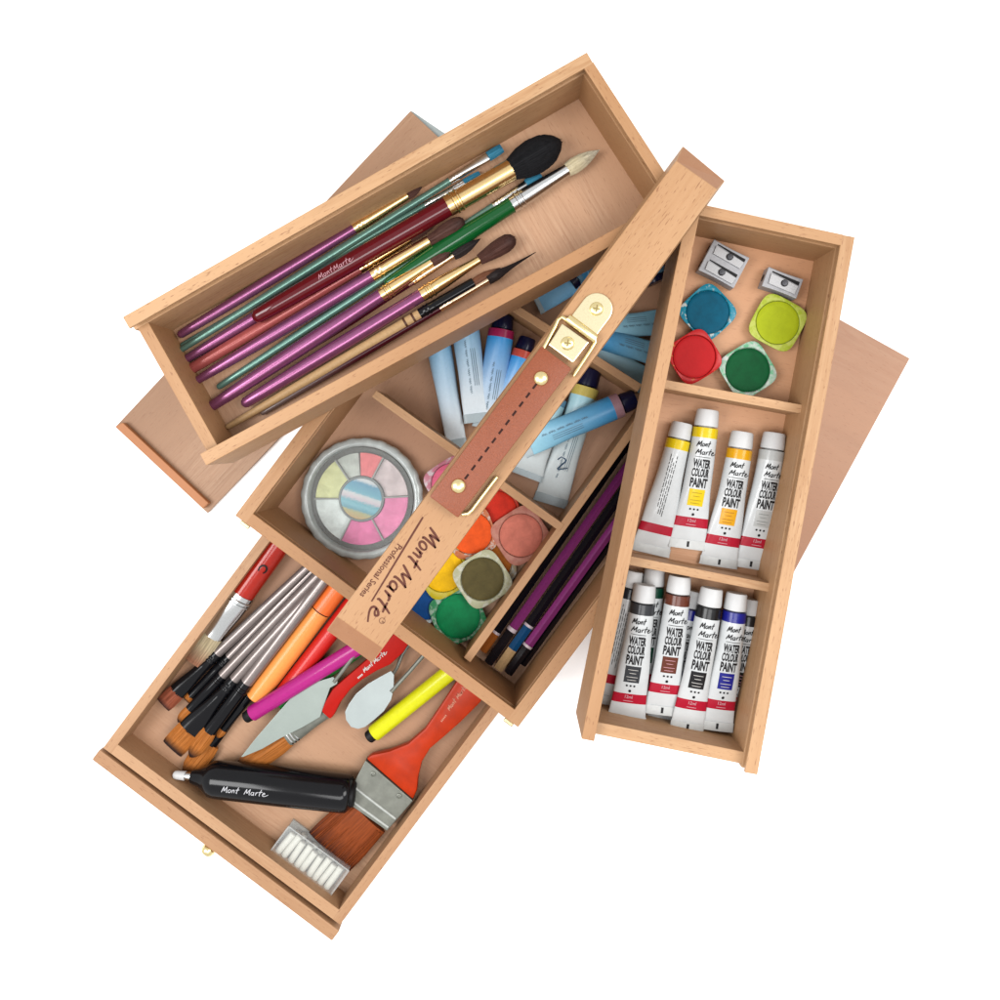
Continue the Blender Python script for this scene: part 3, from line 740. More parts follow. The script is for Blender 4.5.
def btube(A, B, dz, label, w, wc, band, body, logo=True, tilt=0):
    return tube(A, B, Z, dz, label, w, wc, band, None, 'blue', GB, NAVYCAP, body, 'blue_paint_tube', tilt, logo)
btube((430, 296), (457, 449), 4, 'pale blue paint tube leaning at the left, its cap under the brush tray', 25, 20, SKY, PALEB, False)
btube((460, 283), (477, 422), 12, 'pale blue paint tube showing a printed seam, between two others', 27, 26, SKY, PALEB)
btube((504, 316), (485, 428), 8, 'blue paint tube with navy cap and magenta band', 26, 26, MAG, SKYB)
btube((528, 338), (494, 440), 6, 'blue paint tube with navy cap and coral band', 22, 22, COR, SKYB, False)
btube((635, 398.5), (522, 446), 22, 'teal blue paint tube with dusty pink band lying across the others', 25, 26, PKB, TEALB)
t7 = btube((591, 370), (550, 505), 0, 'pale blue paint tube with yellow band, tail end showing a dark swirl', 27, 33, YBD, WHTB)
btube((560, 386), (525, 477), 6, 'whitish paint tube tail poking out from under the leather handle', 24, 34, SKY, WHTB, False)
mb = MB(); c = W(562, 464, Z + 13)
mb.ribbon(catmull([(c.x - 4, c.y + 4), (c.x, c.y + 6.5), (c.x + 3.5, c.y + 3), (c.x - 1, c.y - 1.5), (c.x - 4, c.y - 5), (c.x + 5, c.y - 4)], 5), 1.3, bf(Z + 13.2))
sw_ = mb.build('swirl_print', plain('teal_ink', C(40, 84, 120), .5), None, up=True)
bpy.context.view_layer.update(); sw_.parent = t7; sw_.matrix_parent_inverse = t7.matrix_world.inverted()
btube((600, 268), (535, 300), 6, 'sky blue paint tube in the upper compartment, left of the carrying bar', 26, 28, SKY, gradient('sky_flat', C(120, 190, 236, 1.7), C(140, 196, 232, 1.7)), False)
btube((570, 283), (615, 246), 10, 'grey blue paint tube with dark cap beyond the sky blue one', 24, 26, SKY, TEALB, False)
btube((588, 331), (668, 320), 8, 'grey teal paint tube, upper one right of the carrying bar', 24, 26, SKY, gradient('grey_teal', C(140, 186, 204, 1.9), C(120, 170, 190, 1.9)), True)
btube((586, 335), (664, 355), 14, 'blue paint tube lying between two paler ones right of the carrying bar', 22, 24, SKY, TEALB, True)
btube((580, 346), (654, 384), 4, 'pale teal paint tube against the cross divider', 24, 28, SKY, gradient('pale_teal', C(186, 218, 228, 1.9), C(140, 186, 200, 1.9)), False)
btube((655, 284), (634, 236), 12, 'paint tube of which only the dark navy cap shows beside the bar', 30, 24, SKY, SKYB, False)

# ------------------------------------------------------------------ paint pans
def rsq(h, r, n=6):
    out = []
    for cx, cy, a0 in ((h - r, h - r, 0), (-h + r, h - r, 90), (-h + r, -h + r, 180), (h - r, -h + r, 270)):
        for i in range(n + 1):
            a = math.radians(a0 + 90 * i / n); out.append((cx + r * math.cos(a), cy + r * math.sin(a)))
    return out
def pan(px, py, zf, half, rot, rad, paint, stain, label, group, tilt=(0, 0), h=9.0):
    z = zf; k = sf(z + h); c = W(px, py, z + h); hs = half * k; r = rad * k
    t = thing('paint_pan', label, 'paint pan', (c.x, c.y, z), (math.radians(tilt[0]), math.radians(tilt[1]), math.radians(rot)), group)
    mb = MB(); v = []; n = 48
    AN = [2 * math.pi * i / n for i in range(n)]
    def sq(q): return [(q * math.cos(a) / (abs(math.cos(a)) ** 4.4 + abs(math.sin(a)) ** 4.4) ** (1 / 4.4), q * math.sin(a) / (abs(math.cos(a)) ** 4.4 + abs(math.sin(a)) ** 4.4) ** (1 / 4.4)) for a in AN]
    lev = [(hs * .84, 0), (hs * .90, h * .75), (hs * 1.0, h - 1.6), (hs * 1.0, h - .3), (hs * .975, h)]
    for s_, zz in lev: v += [(x, y, zz + .25 * math.sin(3 * math.atan2(y, x) + px)) for x, y in sq(s_)]
    f = [tuple(reversed(range(n)))]
    for q in range(len(lev) - 1): f += [(q * n + i, q * n + (i + 1) % n, (q + 1) * n + (i + 1) % n, (q + 1) * n + i) for i in range(n)]
    o = len(v); r = min(r, hs * .93)
    for rr, zz in ((r * 1.03, h + .05), (r * 1.0, h - .5), (r * .985, h - 2.2)):
        v += [(rr * math.cos(a), rr * math.sin(a), zz) for a in AN]
    b = (len(lev) - 1) * n
    for q0, q1 in ((b, o), (o, o + n), (o + n, o + 2 * n)):
        f += [(q0 + i, q0 + (i + 1) % n, q1 + (i + 1) % n, q1 + i) for i in range(n)]
    f.append(tuple(range(o + 2 * n, o + 3 * n)))
    mb.add(v, f); mb.build('pan_dish', stain, t, smooth=35)
    mb = MB(); mb.turn((0, 0, 0), [(r * .975, h - 2.1), (r * .97, h - .9), (r * .93, h - .5), (r * .8, h - .45), (r * .4, h - .6), (r * .05, h - .65)], 36)
    mb.build('paint_cake', paint, t, smooth=40)
    return t
def cake(name, r, g, b, var=.78, rough=.55, k=1.1):
    a = C(r, g, b, k); m = blotch(name, tuple(v * var for v in a[:3]) + (1,), a, 12, .35, .65, rough)
    p = m.node_tree.nodes['Principled BSDF']; p.inputs['Specular IOR Level'].default_value = .1
    tc = m.node_tree.nodes['Texture Coordinate']; bump(m.node_tree, p, noise(m.node_tree, tc.outputs['Object'], (30 / K * .01, 9 / K * .01, 30 / K * .01), 4), .25, .0006)
    return m
def stain(name, c, w=(232, 236, 230), lo=.38, hi=.5): return blotch(name, C(*w, .95), C(*c), 18, lo, hi, .3)
GP = 'paint pans in the right tray'
pan(708, 312, F, 23.6, 43, 22.3, cake('teal_paint', 0, 98, 128), stain('teal_stain', (30, 148, 176), lo=.34, hi=.44), 'teal blue paint pan below the double sharpener', GP)
pan(778, 322.5, F, 24.6, 62, 22, cake('lime_paint', 186, 200, 32, .9), blotch('lime_stain', C(214, 224, 110), C(190, 208, 60), 18), 'lime green paint pan below the single sharpener', GP)
pan(694.5, 356, F + 5, 23.2, 32, 24.3, cake('red_paint', 206, 32, 36, .92), stain('red_stain', (214, 36, 38), (240, 190, 90), .3, .36), 'bright red paint pan overlapping the teal one', GP, (3, -2))
pan(748, 370, F + 1, 24.4, 32, 22.6, cake('green_paint', 4, 92, 48), stain('green_stain', (120, 200, 152), lo=.35, hi=.6), 'dark green paint pan against the divider', GP)
GQ = 'paint pans in the middle box'
def mp(px, py, dz, half, rot, rad, c, st, label, tilt=(0, 0)):
    nm = 'mix_%d_%d' % (px, py); return pan(px, py, Z + dz, half, rot, rad, cake(nm, *c, k=1.5), st, label, GQ, tilt)
mp(496, 512, 0, 24, 20, 21.5, (204, 44, 24), stain('scarlet_stain', (206, 60, 36), (214, 110, 80)), 'scarlet paint pan farthest up beside the carrying bar')
mp(521, 535.5, 4, 25.5, 33, 22, (206, 118, 100), blotch('pink_stain', C(220, 150, 130), C(206, 128, 110), 14), 'dusty pink paint pan next to the pencil compartment')
mp(471, 533, 4, 23.5, 20, 21.5, (226, 84, 24), stain('orange_stain', (214, 120, 70), (236, 226, 214)), 'orange paint pan half under the carrying bar')
mp(491, 561, 0, 24, 10, 21.5, (186, 104, 26), stain('ochre_stain', (206, 186, 150)), 'ochre brown paint pan under the olive one')
mp(443, 571, 3, 24.5, 30, 21.5, (236, 184, 8), stain('yellow_stain', (226, 206, 40), (232, 220, 90)), 'yellow paint pan half under the carrying bar')
mp(482, 579, 11, 25.0, 33, 22, (92, 82, 46), stain('olive_stain', (206, 206, 168), (234, 234, 214)), 'olive green paint pan lying on top of the ochre one', (3, 2))
mp(458, 616.5, 2, 25.6, 22, 22.6, (10, 134, 78), stain('emerald_stain', (60, 160, 104), (190, 224, 200)), 'emerald green paint pan in the front corner of the box')
mp(424, 601, 0, 21, 40, 20.5, (14, 74, 140), stain('cobalt_stain', (190, 214, 230)), 'cobalt blue paint pan mostly hidden beside the emerald one')
mp(452, 484, 0, 24, 33, 21, (214, 100, 130), stain('rose_stain', (214, 130, 150), (236, 214, 220)), 'rose pink paint pan with one corner peeking out from under the leather handle')

# ------------------------------------------------------------------ round watercolour palette
cz = Z; c = W(361, 499, cz + 14); k = sf(cz + 14)
pal = thing('watercolour_palette', 'round clear palette with six pastel wedges and a small beach picture in the centre', 'paint palette', (c.x, c.y, cz))
R = 61 * k
mb = MB(); n = 144; v = []
prof = [(.93, 0), (.985, 3), (1.0, 8), (.995, 11), (.97, 13.5), (.93, 14.6), (.89, 14.6), (.865, 13), (.855, 6)]
for r_, z_ in prof:
    for i in range(n):
        rr = R * r_ * (1 + (.011 if (i // 3) % 2 and 2 < z_ < 14 and r_ > .92 else 0)); a = 2 * math.pi * i / n; v.append((rr * math.cos(a), rr * math.sin(a), z_))
f = [(q * n + i, q * n + (i + 1) % n, (q + 1) * n + (i + 1) % n, (q + 1) * n + i) for q in range(len(prof) - 1) for i in range(n)]
f.append(tuple(reversed(range(n)))); mb.add(v, f)
mb.build('case_rim', plain('silver_grey_plastic', C(210, 218, 216, 1.1), .16, .05, .14, 12, .6), pal, smooth=50)
mb = MB(); mb.turn((0, 0, 0), [(R * .86, 1), (R * .86, 5.2)], 64); mb.build('case_base', plain('smoky_grey_plastic', C(98, 100, 92), .3, 0, .3, 8), pal)
WED = [((226, 92, 96), 62, 93, 11.5, 'red'), ((184, 190, 180), 93, 124, 9, 'grey'), ((214, 216, 150), 124, 180, 10.5, 'pale yellow'), ((222, 230, 226), 180, 243, 10, 'white'),
       ((232, 92, 160), 243, 298, 11.5, 'hot pink'), ((230, 110, 164), 298, 363, 11, 'rose pink'), ((206, 186, 186), 3, 62, 9, 'greyish pink')]
for i, (c_, a0, a1, h, nm) in enumerate(WED):
    mb = MB(); pts = []
    m = 10; g = 1.2
    a_ = [a0 + g + (a1 - a0 - 2 * g) * j / m for j in range(m + 1)]
    inner = [(R * .38 * math.cos(math.radians(a)), R * .38 * math.sin(math.radians(a))) for a in a_]
    outer = [(R * .76 * math.cos(math.radians(a)), R * .76 * math.sin(math.radians(a))) for a in reversed(a_)]
    mb.prism(inner + outer, 5.2, h)
    a = C(*c_, 1.4)
    w = mb.build('paint_wedge', blotch('pastel_' + nm.replace(' ', '_'), tuple(x * .9 for x in a[:3]) + (1,), tuple(min(.9, x * 1.2 + .03) for x in a[:3]) + (1,), 9, .35, .65), pal, bevel=.6)
    w['label'] = nm + ' wedge of paint'
mb = MB()
for a in (62, 124, 180, 243, 298, 363):
    a = math.radians(a); mb.box((R * .57 * math.cos(a), R * .57 * math.sin(a), 9.5), (R * .40, 1.1, 8), a)
mb.build('spoke', plain('frosted_plastic', C(214, 218, 212), .2, 0, .05, 30, .3, 0, .3), pal)
mb = MB(); mb.turn((0, 0, 0), [(R * .375, 5), (R * .37, 13), (R * .345, 13.4), (R * .335, 12.4)], 48)
mb.build('hub', plain('grey_hub_plastic', C(150, 160, 160), .2, 0, .05, 30, .3), pal, smooth=40)
def beach():
    m, nt, p = newmat('beach_picture'); tc = N(nt, 'ShaderNodeTexCoord')
    mpn = N(nt, 'ShaderNodeMapping'); mpn.inputs['Rotation'].default_value = (0, 0, math.radians(18)); nt.links.new(tc.outputs['Object'], mpn.inputs[0])
    sx = N(nt, 'ShaderNodeSeparateXYZ'); nt.links.new(mpn.outputs[0], sx.inputs[0])
    wob = noise(nt, tc.outputs['Object'], (900, 900, 900), 3)
    ad = N(nt, 'ShaderNodeMath', operation='MULTIPLY_ADD'); nt.links.new(wob, ad.inputs[0]); ad.inputs[1].default_value = .006; nt.links.new(sx.outputs[1], ad.inputs[2])
    f = ramp(nt, ad.outputs[0], -R * K * .26, R * K * .40)
    cr = N(nt, 'ShaderNodeValToRGB'); nt.links.new(f, cr.inputs[0]); e = cr.color_ramp; e.interpolation = 'LINEAR'
    stops = [(0, C(216, 170, 80)), (.14, C(196, 190, 110)), (.2, C(60, 168, 190)), (.3, C(120, 206, 224)), (.38, C(90, 190, 206)), (.46, C(236, 216, 226)), (.56, C(240, 240, 240)), (.62, C(90, 190, 214)), (.86, C(30, 156, 196)), (.92, C(236, 240, 242))]
    e.elements[0].position, e.elements[0].color = stops[0]; e.elements[1].position, e.elements[1].color = stops[-1]
    for q, cc in stops[1:-1]: x = e.elements.new(q); x.color = cc
    nt.links.new(cr.outputs[0], p.inputs['Base Color']); p.inputs['Roughness'].default_value = .25; return m
mb = MB(); mb.turn((0, 0, 0), [(R * .335, 12.3), (R * .335, 12.9)], 48); mb.build('picture_label', beach(), pal)
mb = MB(); mb.turn((0, 0, 0), [(R * .853, 14.2), (R * .853, 15.0)], 64); mb.build('clear_lid', CLEAR, pal)

# ------------------------------------------------------------------ pencils
PB = plain('pencil_black', C(24, 22, 28), .22, 0, .08, 40, .15, spec=.3); PP = plain('pencil_plum', C(146, 54, 126, 1.3), .22, .3, .08, 40, 1.2)
def pencil(A, B, z, label, w, segs):
    """A blunt end; segs: list of (fraction end, material)"""
    t, L, fr = axis('pencil', label, 'pencil', A, B, z, z, 'pencils in the side compartment')
    r = w * sf(z) / 2; x = 0; mats = []; prev = 0
    for i, (u, m, nm) in enumerate(segs):
        mb = MB(); g = 1.0 if nm != 'ring' else 1.05
        mb.loft([(prev * L + (.6 if i == 0 else 0) * 0, r * (.94 if i == 0 else g), r * (.94 if i == 0 else g)), (prev * L + .8, r * g, r * g), (u * L, r * g, r * g)], 6 if nm != 'ring' else 16, phase=math.pi / 6)
        mb.build(nm, m, t, smooth=25, bevel=0); prev = u
    mb = MB(); mb.loft([(L, r * .98, r * .98), (L + 12, r * .45, r * .45)], 14); mb.build('sharpened_wood', BEIGE, t, smooth=40)
    mb = MB(); mb.loft([(L + 12, r * .45, r * .45), (L + 19, .25, .25)], 12); mb.build('lead', MATTE, t, smooth=40)
RING = plain('pale_ring', C(220, 200, 206), .3)
zp = Z + 9
pencil((483, 651), (630, 440), zp + 1, 'black pencil with an orange brown end, nearest the divider', 9.5, [(.085, plain('orange_brown_end', C(176, 98, 40), .35), 'end_band'), (.095, RING, 'ring'), (1, PB, 'barrel')])
pencil((488, 663), (641, 447), zp + 8, 'plum pencil with black dipped end on top of the row', 10.3, [(.15, PB, 'dipped_end'), (.165, RING, 'ring'), (1, PP, 'barrel')])
pencil((498, 669), (648, 455), zp + 3, 'black pencil with bare wood end and blue band', 10.8, [(.095, BEIGE, 'bare_end'), (.2, plain('pencil_blue', C(24, 82, 130), .3), 'blue_band'), (.21, RING, 'ring'), (1, PB, 'barrel')])
pencil((508, 673), (660, 462), zp + 8, 'plum pencil with long black dipped end, third in the row', 10.3, [(.125, PB, 'dipped_end'), (.135, RING, 'ring'), (1, PP, 'barrel')])
t_ = pencil((522, 664), (668, 462), zp, 'black pencil with gold lettering against the outer wall', 9.5, [(1, PB, 'barrel')])

# ------------------------------------------------------------------ sharpeners
def sharpener(corners, n, label):
    z = F; h = 13; q = [W(x, y, z + h) for x, y in corners]
    c = sum(q, Vector()) / 4; ux = ((q[1] - q[0]) + (q[2] - q[3])) / 2; uy = ((q[0] - q[3]) + (q[1] - q[2])) / 2
    a = math.atan2(ux.y, ux.x); lx, ly = ux.length, uy.length
    t = thing('pencil_sharpener', label, 'pencil sharpener', (c.x, c.y, z), (0, 0, a), 'metal sharpeners')
    mb = MB(); m = 10
    # block with waisted long sides
    pts = []
    for i in range(m + 1): u = i / m; pts.append((-lx / 2 + lx * u, -ly / 2 + .6 * math.sin(math.pi * u)))
    for i in range(m + 1): u = 1 - i / m; pts.append((-lx / 2 + lx * u, ly / 2 - .6 * math.sin(math.pi * u)))
    mb.prism(pts, 0, h); mb.build('body', SHARP, t, bevel=.7)
    for i in range(n):
        y = 0 if n == 1 else (-ly / 4 * 1.02 if i == 0 else ly / 4 * .98)
        wd = ly / n
        mb = MB(); mb.prism([(-lx * .36, y + wd * .30), (lx * .43, y + wd * .12), (lx * .43, y + wd * .30), (-lx * .36, y + wd * .36)], h - .3, h + .35); mb.build('shaving_slot', MATTE, t)
        mb = MB(); mb.prism([(-lx * .36, y - wd * .28), (lx * .40, y - wd * .34), (lx * .42, y + wd * .08), (-lx * .38, y + wd * .22)], h + .1, h + 1.5); bl_ = mb.build('blade', plain('blade_bright', C(206, 206, 208), .35, .25, .06), t, bevel=.25)
        mb = MB(); mb.turn((lx * .04, y - wd * .02, h + 1.3), [(2.9, 0), (2.9, 1.0), (2.3, 1.7), (.3, 1.8)], 18); mb.build('screw', plain('dark_screw', (.05, .05, .055, 1), .35, .8), bl_, smooth=40)
    for i in range(n):
        y = 0 if n == 1 else (-ly / 4 if i == 0 else ly / 4)
        mb = MB(); mb.loft([(-lx / 2 - .25, 3.0, 3.0, h * .45, y), (-lx / 2 + .5, 3.0, 3.0, h * .45, y)], 18); mb.build('pencil_hole', MATTE, t)
sharpener([(712, 238), (748, 257), (735.5, 289), (700.5, 271)], 2, 'silver double pencil sharpener near the top of the right tray')
sharpener([(769.5, 264.5), (803.5, 281.5), (796.5, 296.5), (761, 288)], 1, 'small silver single pencil sharpener above the lime pan')

# ------------------------------------------------------------------ drawer contents
Fd = ZDF
GD = 'grey brushes with black ferrules in the drawer'
REDL = plain('red_lacquer', C(206, 44, 26), .2, 0, .06, 30, .6)
GREYH = plain('grey_handle', C(160, 148, 144, 1.1), .28, .55, .08, 30, .3)
bt, L, fr, h = brush((318, 487), (193, 663), (243, 593.5), (213, 637), Fd + 12, Fd + 12, 'thick red brush with silver ferrule and hog hair along the drawer side', (17, 26, 25), REDL, SILVER, 20, 'flat', 21, BR_HOG, None, fthick=13, bthick=12)
mb = MB(); x0 = fr((264, 566)); rr = 13.2
mb.ribbon(ell(0, 0, 4.2, 3.4, 40, 320, 18), 1.7, lambda x, y: (x0 + x, y + 4.5, math.sqrt(rr * rr - (y + 4.5) ** 2) + .3))
mb.build('lettering', INK, h, up=True)
def gb(A, B, fs, fe, dz, label, few, kind, bw, bm, hw=(7, 11, 10.5), ft=6):
    brush(A, B, fs, fe, Fd + dz + 2, Fd + dz, label, hw, GREYH, BFER, few, kind, bw, bm, GD, fthick=ft, bthick=ft)
gb((345, 532), (163, 705), (217, 653), (175.5, 692), 9, 'grey brush with rust coloured square tip, leftmost of the bunch', 17, 'flat', 17, BR_RUST)
gb((350, 532), (187, 701), (228, 656), (190, 696), 5, 'grey brush with small golden tip showing between the two leftmost', 10, 'flat', 10, BR_ORANGE)
gb((352, 540), (178, 722), (219.5, 673), (188, 708), 13, 'grey brush with narrow golden tip pointing past the broad flat one', 10, 'filbert', 10, BR_ORANGE)
gb((360, 540), (172, 749), (229, 675), (183.5, 727), 16, 'grey brush with the broadest flat golden tip', 23, 'flat', 24, BR_ORANGE, (7, 12, 11.5), 7)
gb((370, 520), (190, 757), (243, 680), (206.5, 730), 17, 'grey brush with long black ferrule ending in a mid-size golden tip', 13, 'filbert', 16, BR_ORANGE, (7, 13, 12.5), 8)
gb((380, 525), (216, 739), (253, 690), (224, 730), 9, 'grey brush with a small pointed golden tip, rightmost of the bunch', 8, 'round', 8, BR_ORANGE, (7, 11, 10))
gb((350, 570), (184, 777), (246, 694), (212, 745), 6, 'grey brush with broad rounded golden tip reaching the electric eraser', 13, 'filbert', 21, BR_ORANGE, (7, 10, 9.5), 8)
def marker(A, B, z, label, w, col, nm, cap=None, gap=None, capmat=None):
    t, L, fr = axis('marker_pen', label, 'marker', A, B, z, z, 'marker pens in the drawer')
    r = w * sf(z) / 2; m = plain(nm, C(*col, 1.3), .3, 0, .05, 30, .3)
    mb = MB()
    x0 = fr(cap) if cap else 0
    if gap:
        g = fr(gap)
        mb.loft([(x0, r * .9, r * .9), (x0 + 1, r, r), (g - .6, r, r)], 26); b = mb.build('barrel', m, t, smooth=40)
        mb = MB(); mb.loft([(g - .6, r * .93, r * .93), (g + .6, r * .93, r * .93)], 24); mb.build('gap_ring', MATTE, t, smooth=40)
        mb = MB(); mb.loft([(g + .6, r * 1.02, r * 1.02), (L, r * 1.0, r * 1.0)], 26); mb.build('cap', capmat or m, t, smooth=40)
    else:
        mb.loft([(x0, r * .9, r * .9), (x0 + 1, r, r), (L, r, r)], 26); mb.build('barrel', m, t, smooth=40)
    if cap:
        mb = MB(); mb.loft([(0, r * .62, r * .62), (1, r * .74, r * .74), (x0 + .4, r * .8, r * .8)], 22); mb.build('end_plug', MATTE, t, smooth=40)
marker((255, 698), (372, 542), Fd + 10, 'orange marker with a dark seam beside the grey brushes', 21, (255, 158, 78), 'orange_plastic', None, (325.5, 614), plain('orange_cap', C(255, 122, 52, 1.3), .3, 0, .05, 30, .3))
marker((284, 693), (388, 558), Fd + 9, 'red marker lying between the orange and the magenta ones', 18, (208, 36, 30), 'red_plastic')
marker((245, 718), (392, 626), Fd + 20, 'magenta marker with black end lying across the drawer', 16, (180, 32, 128), 'magenta_plastic', (251.5, 714))
marker((280, 704), (390, 628), Fd + 8, 'green marker mostly hidden under the palette knife', 15, (44, 130, 58), 'green_plastic')
marker((368, 738), (480, 648), Fd + 9, 'neon yellow marker with black end in front of the box', 17, (224, 224, 22), 'yellow_plastic', (373.5, 733.5))
# palette knives
def px_prism(mb, pts, z0, z1, mi=0): mb.prism([P2(x, y, z1) for x, y in pts], z0, z1, mi)
GK = 'palette knives in the drawer'
kn = thing('palette_knife', 'palette knife with pointed trowel blade lying over a golden brush', 'palette knife', group=GK)
mb = MB(); px_prism(mb, [(241, 757), (243, 757), (262, 749), (281, 738), (303, 727), (320, 717), (323, 708), (330, 688), (337, 684), (337.5, 681), (333, 677), (320, 681), (301, 691), (291, 698), (276, 715), (256, 738)], Fd + 19.2, Fd + 20.6); mb.build('blade', BLADE, kn, bevel=.3)
mb = MB(); mb.wire([W(334, 682, Fd + 20), W(341, 673, Fd + 22), W(352, 658, Fd + 24), W(372, 632, Fd + 24)], [1.9, 1.9, 2.1, 2.4]); mb.build('neck', STEEL, kn, smooth=60)
mb = MB(); mb.wire([W(372, 632, Fd + 24), W(380, 622, Fd + 23), W(420, 570, Fd + 20)], [3, 6, 6]); mb.build('handle', plain('knife_red', C(204, 30, 20), .45, 0, .05, 30, 0, spec=.07), kn, smooth=60)
kn = thing('palette_knife', 'palette knife with broad rounded blade beside the yellow marker', 'palette knife', group=GK)
bp = [W(x, y, Fd + 16) for x, y in ((345, 712), (349, 704), (356, 694), (368, 684), (380, 677), (391, 671), (394, 675), (393.5, 690), (391, 700), (384, 711), (374, 720), (365, 727), (358, 729), (351, 727), (346, 720))]
mb = MB(); mb.prism([(p.x, p.y) for p in bp], Fd + 14.8, Fd + 16); mb.build('blade', plain('blade_pale', C(194, 204, 203), .32, .3, .04, 5), kn, bevel=.3)
mb = MB(); mb.wire([W(391, 692, Fd + 16), W(398, 684, Fd + 14), W(410, 671, Fd + 12), W(423, 656, Fd + 12), W(440, 636, Fd + 14)], 2.0); mb.wire([W(393, 674, Fd + 15), W(397, 668, Fd + 11), W(402, 655, Fd + 10), W(410, 643, Fd + 10), W(422, 628, Fd + 12)], 1.7); mb.build('neck', STEEL, kn, smooth=60)
mb = MB(); mb.wire([W(440, 636, Fd + 14), W(450, 624, Fd + 14), W(490, 575, Fd + 14)], [3, 6, 6]); mb.build('handle', plain('knife_red', C(200, 40, 34)), kn, smooth=60)
kn = thing('palette_knife', 'palette knife showing only its curved red handle with white lettering', 'palette knife', group=GK)
mb = MB(); edge = [(321, 712), (325, 702), (332, 690), (343, 680), (357, 668), (372, 655), (386, 643), (398, 628), (410, 612), (424, 622), (411, 640), (403, 653), (390, 665), (377, 671), (362, 680), (350, 690), (340, 703), (334, 715), (330, 720)]
px_prism(mb, edge, Fd + 12, Fd + 24); hd = mb.build('handle', plain('knife_red', C(200, 40, 34)), kn, smooth=50, bevel=2.6)
mb = MB(); d = Vector(P2(392, 648, 30)) - Vector(P2(357, 678, 30)); d.normalize(); o = P2(357.5, 678.5, Fd + 24.3); up_ = (-d.y, d.x)
put_strokes(mb, logo_mont(), (o[0] + d.x * 9, o[1] + d.y * 9), d, up_, 2.6, .8, bf(Fd + 24.3), .95); put_strokes(mb, logo_marte(), (o[0] + d.x * 22, o[1] + d.y * 22), d, up_, 2.6, .8, bf(Fd + 24.3), .95)
for j in range(4): mb.box((o[0] + d.x * (1 + 1.6 * j), o[1] + d.y * (1 + 1.6 * j), Fd + 24.25), (1.1, 1.6, .1), math.atan2(d.y, d.x))
mb.build('lettering', WINK, hd, up=True)
mb = MB(); mb.wire([W(417, 617, Fd + 18), W(440, 590, Fd + 18)], 2); mb.build('neck', STEEL, kn, smooth=60)
brush((338, 703), (236, 771), (330, 711), (291, 744), Fd + 9, Fd + 9, 'brush with grey metal ferrule and golden tip half under the trowel knife', (6, 8, 14), MATTE, STEEL, 20, 'filbert', 24, BR_ORANGE, None, fthick=9, bthick=8, beads=False, ring_bands=True)
# wide varnish brush
wb = thing('varnish_brush', 'wide flat brush with orange red handle, steel ferrule and rust brown bristles', 'flat brush')
mb = MB(); px_prism(mb, [(366, 759), (372, 755), (389, 751.5), (408, 744), (425, 729), (440, 707), (455, 684), (475, 655), (503, 672), (480, 703), (461, 722), (443, 738), (430, 749), (422, 762), (418, 778), (417, 790), (413, 800)], Fd + 5, Fd + 16)
hd = mb.build('handle', plain('orange_red_lacquer', C(206, 58, 14), .3, 0, .14, 8, 0, spec=.12), wb, smooth=50, bevel=2.4)
mb = MB(); o = P2(441, 722, Fd + 16.3); d = (Vector(P2(468, 686, 20)) - Vector(P2(441, 722, 20))).normalized(); up_ = (-d.y, d.x)
put_strokes(mb, logo_mont(), (o[0] + d.x * 14, o[1] + d.y * 14), d, up_, 2.6, .8, bf(Fd + 16.3), .95); put_strokes(mb, logo_marte(), (o[0] + d.x * 28, o[1] + d.y * 28), d, up_, 2.6, .8, bf(Fd + 16.3), .95)
for j in range(5): mb.box((o[0] + d.x * (1 + 1.7 * j), o[1] + d.y * (1 + 1.7 * j), Fd + 16.25), (1.1, 1.6, .1), math.atan2(d.y, d.x))
mb.build('lettering', plain('orange_pink_ink', C(240, 160, 130), .5), hd, up=True)
fq = [(365.5, 760.5), (413, 801), (387, 831), (344.5, 801)]
mb = MB(); px_prism(mb, fq, Fd + 3.5, Fd + 17.5)
fe_ = mb.build('ferrule', STEEL, wb, bevel=.8)
mb = MB()
def lerp(a, b, t): return (a[0] + (b[0] - a[0]) * t, a[1] + (b[1] - a[1]) * t)
for u in (.62, .9):
    a = lerp(fq[0], fq[3], u); b = lerp(fq[1], fq[2], u); mb.wire([W(*lerp(a, b, .03), Fd + 17.3), W(*lerp(a, b, .97), Fd + 17.3)], 1.5)
mb.build('ridge', plain('bright_steel', C(206, 210, 204), .4, .2, .1, 14), fe_, smooth=60)
for p in ((373, 774), (399, 796)):
    c = P2(p[0], p[1], Fd + 17.6); mb = MB(); mb.turn((c[0], c[1], Fd + 17.4), [(2.8, 0), (2.6, .9), (1.6, 1.2), (1.4, .5)], 16); mb.build('rivet', STEEL, fe_, smooth=40)
# bristle block, along its own axis
a0 = W(365.5, 815.5, Fd + 10); a1 = W(329, 852, Fd + 8); dd = a1 - a0
mb = MB(); Lb = dd.length
mb.loft([(-2, 25, 6.5), (5, 25.5, 6.8), (16, 26.5, 6.4), (28, 27.5, 5), (38, 28, 3.5), (Lb, 27.8, 2)], 40)
for i in range(60):
    y = random.uniform(-26, 26); z_ = random.uniform(2, 6.2); mb.wire([(0, y * .95, z_), (Lb * .5, y, z_ * .95), (Lb * .97, y * 1.03 + random.uniform(-1, 1), z_ * .45)], [.5, .45, .2], 5)
mb.build('bristles', bristle('rust_bristle', C(158, 76, 34), C(70, 28, 14), .55, 1.0), wb, a0, 50, 0, (0, -math.asin(dd.z / Lb), math.atan2(dd.y, dd.x)))
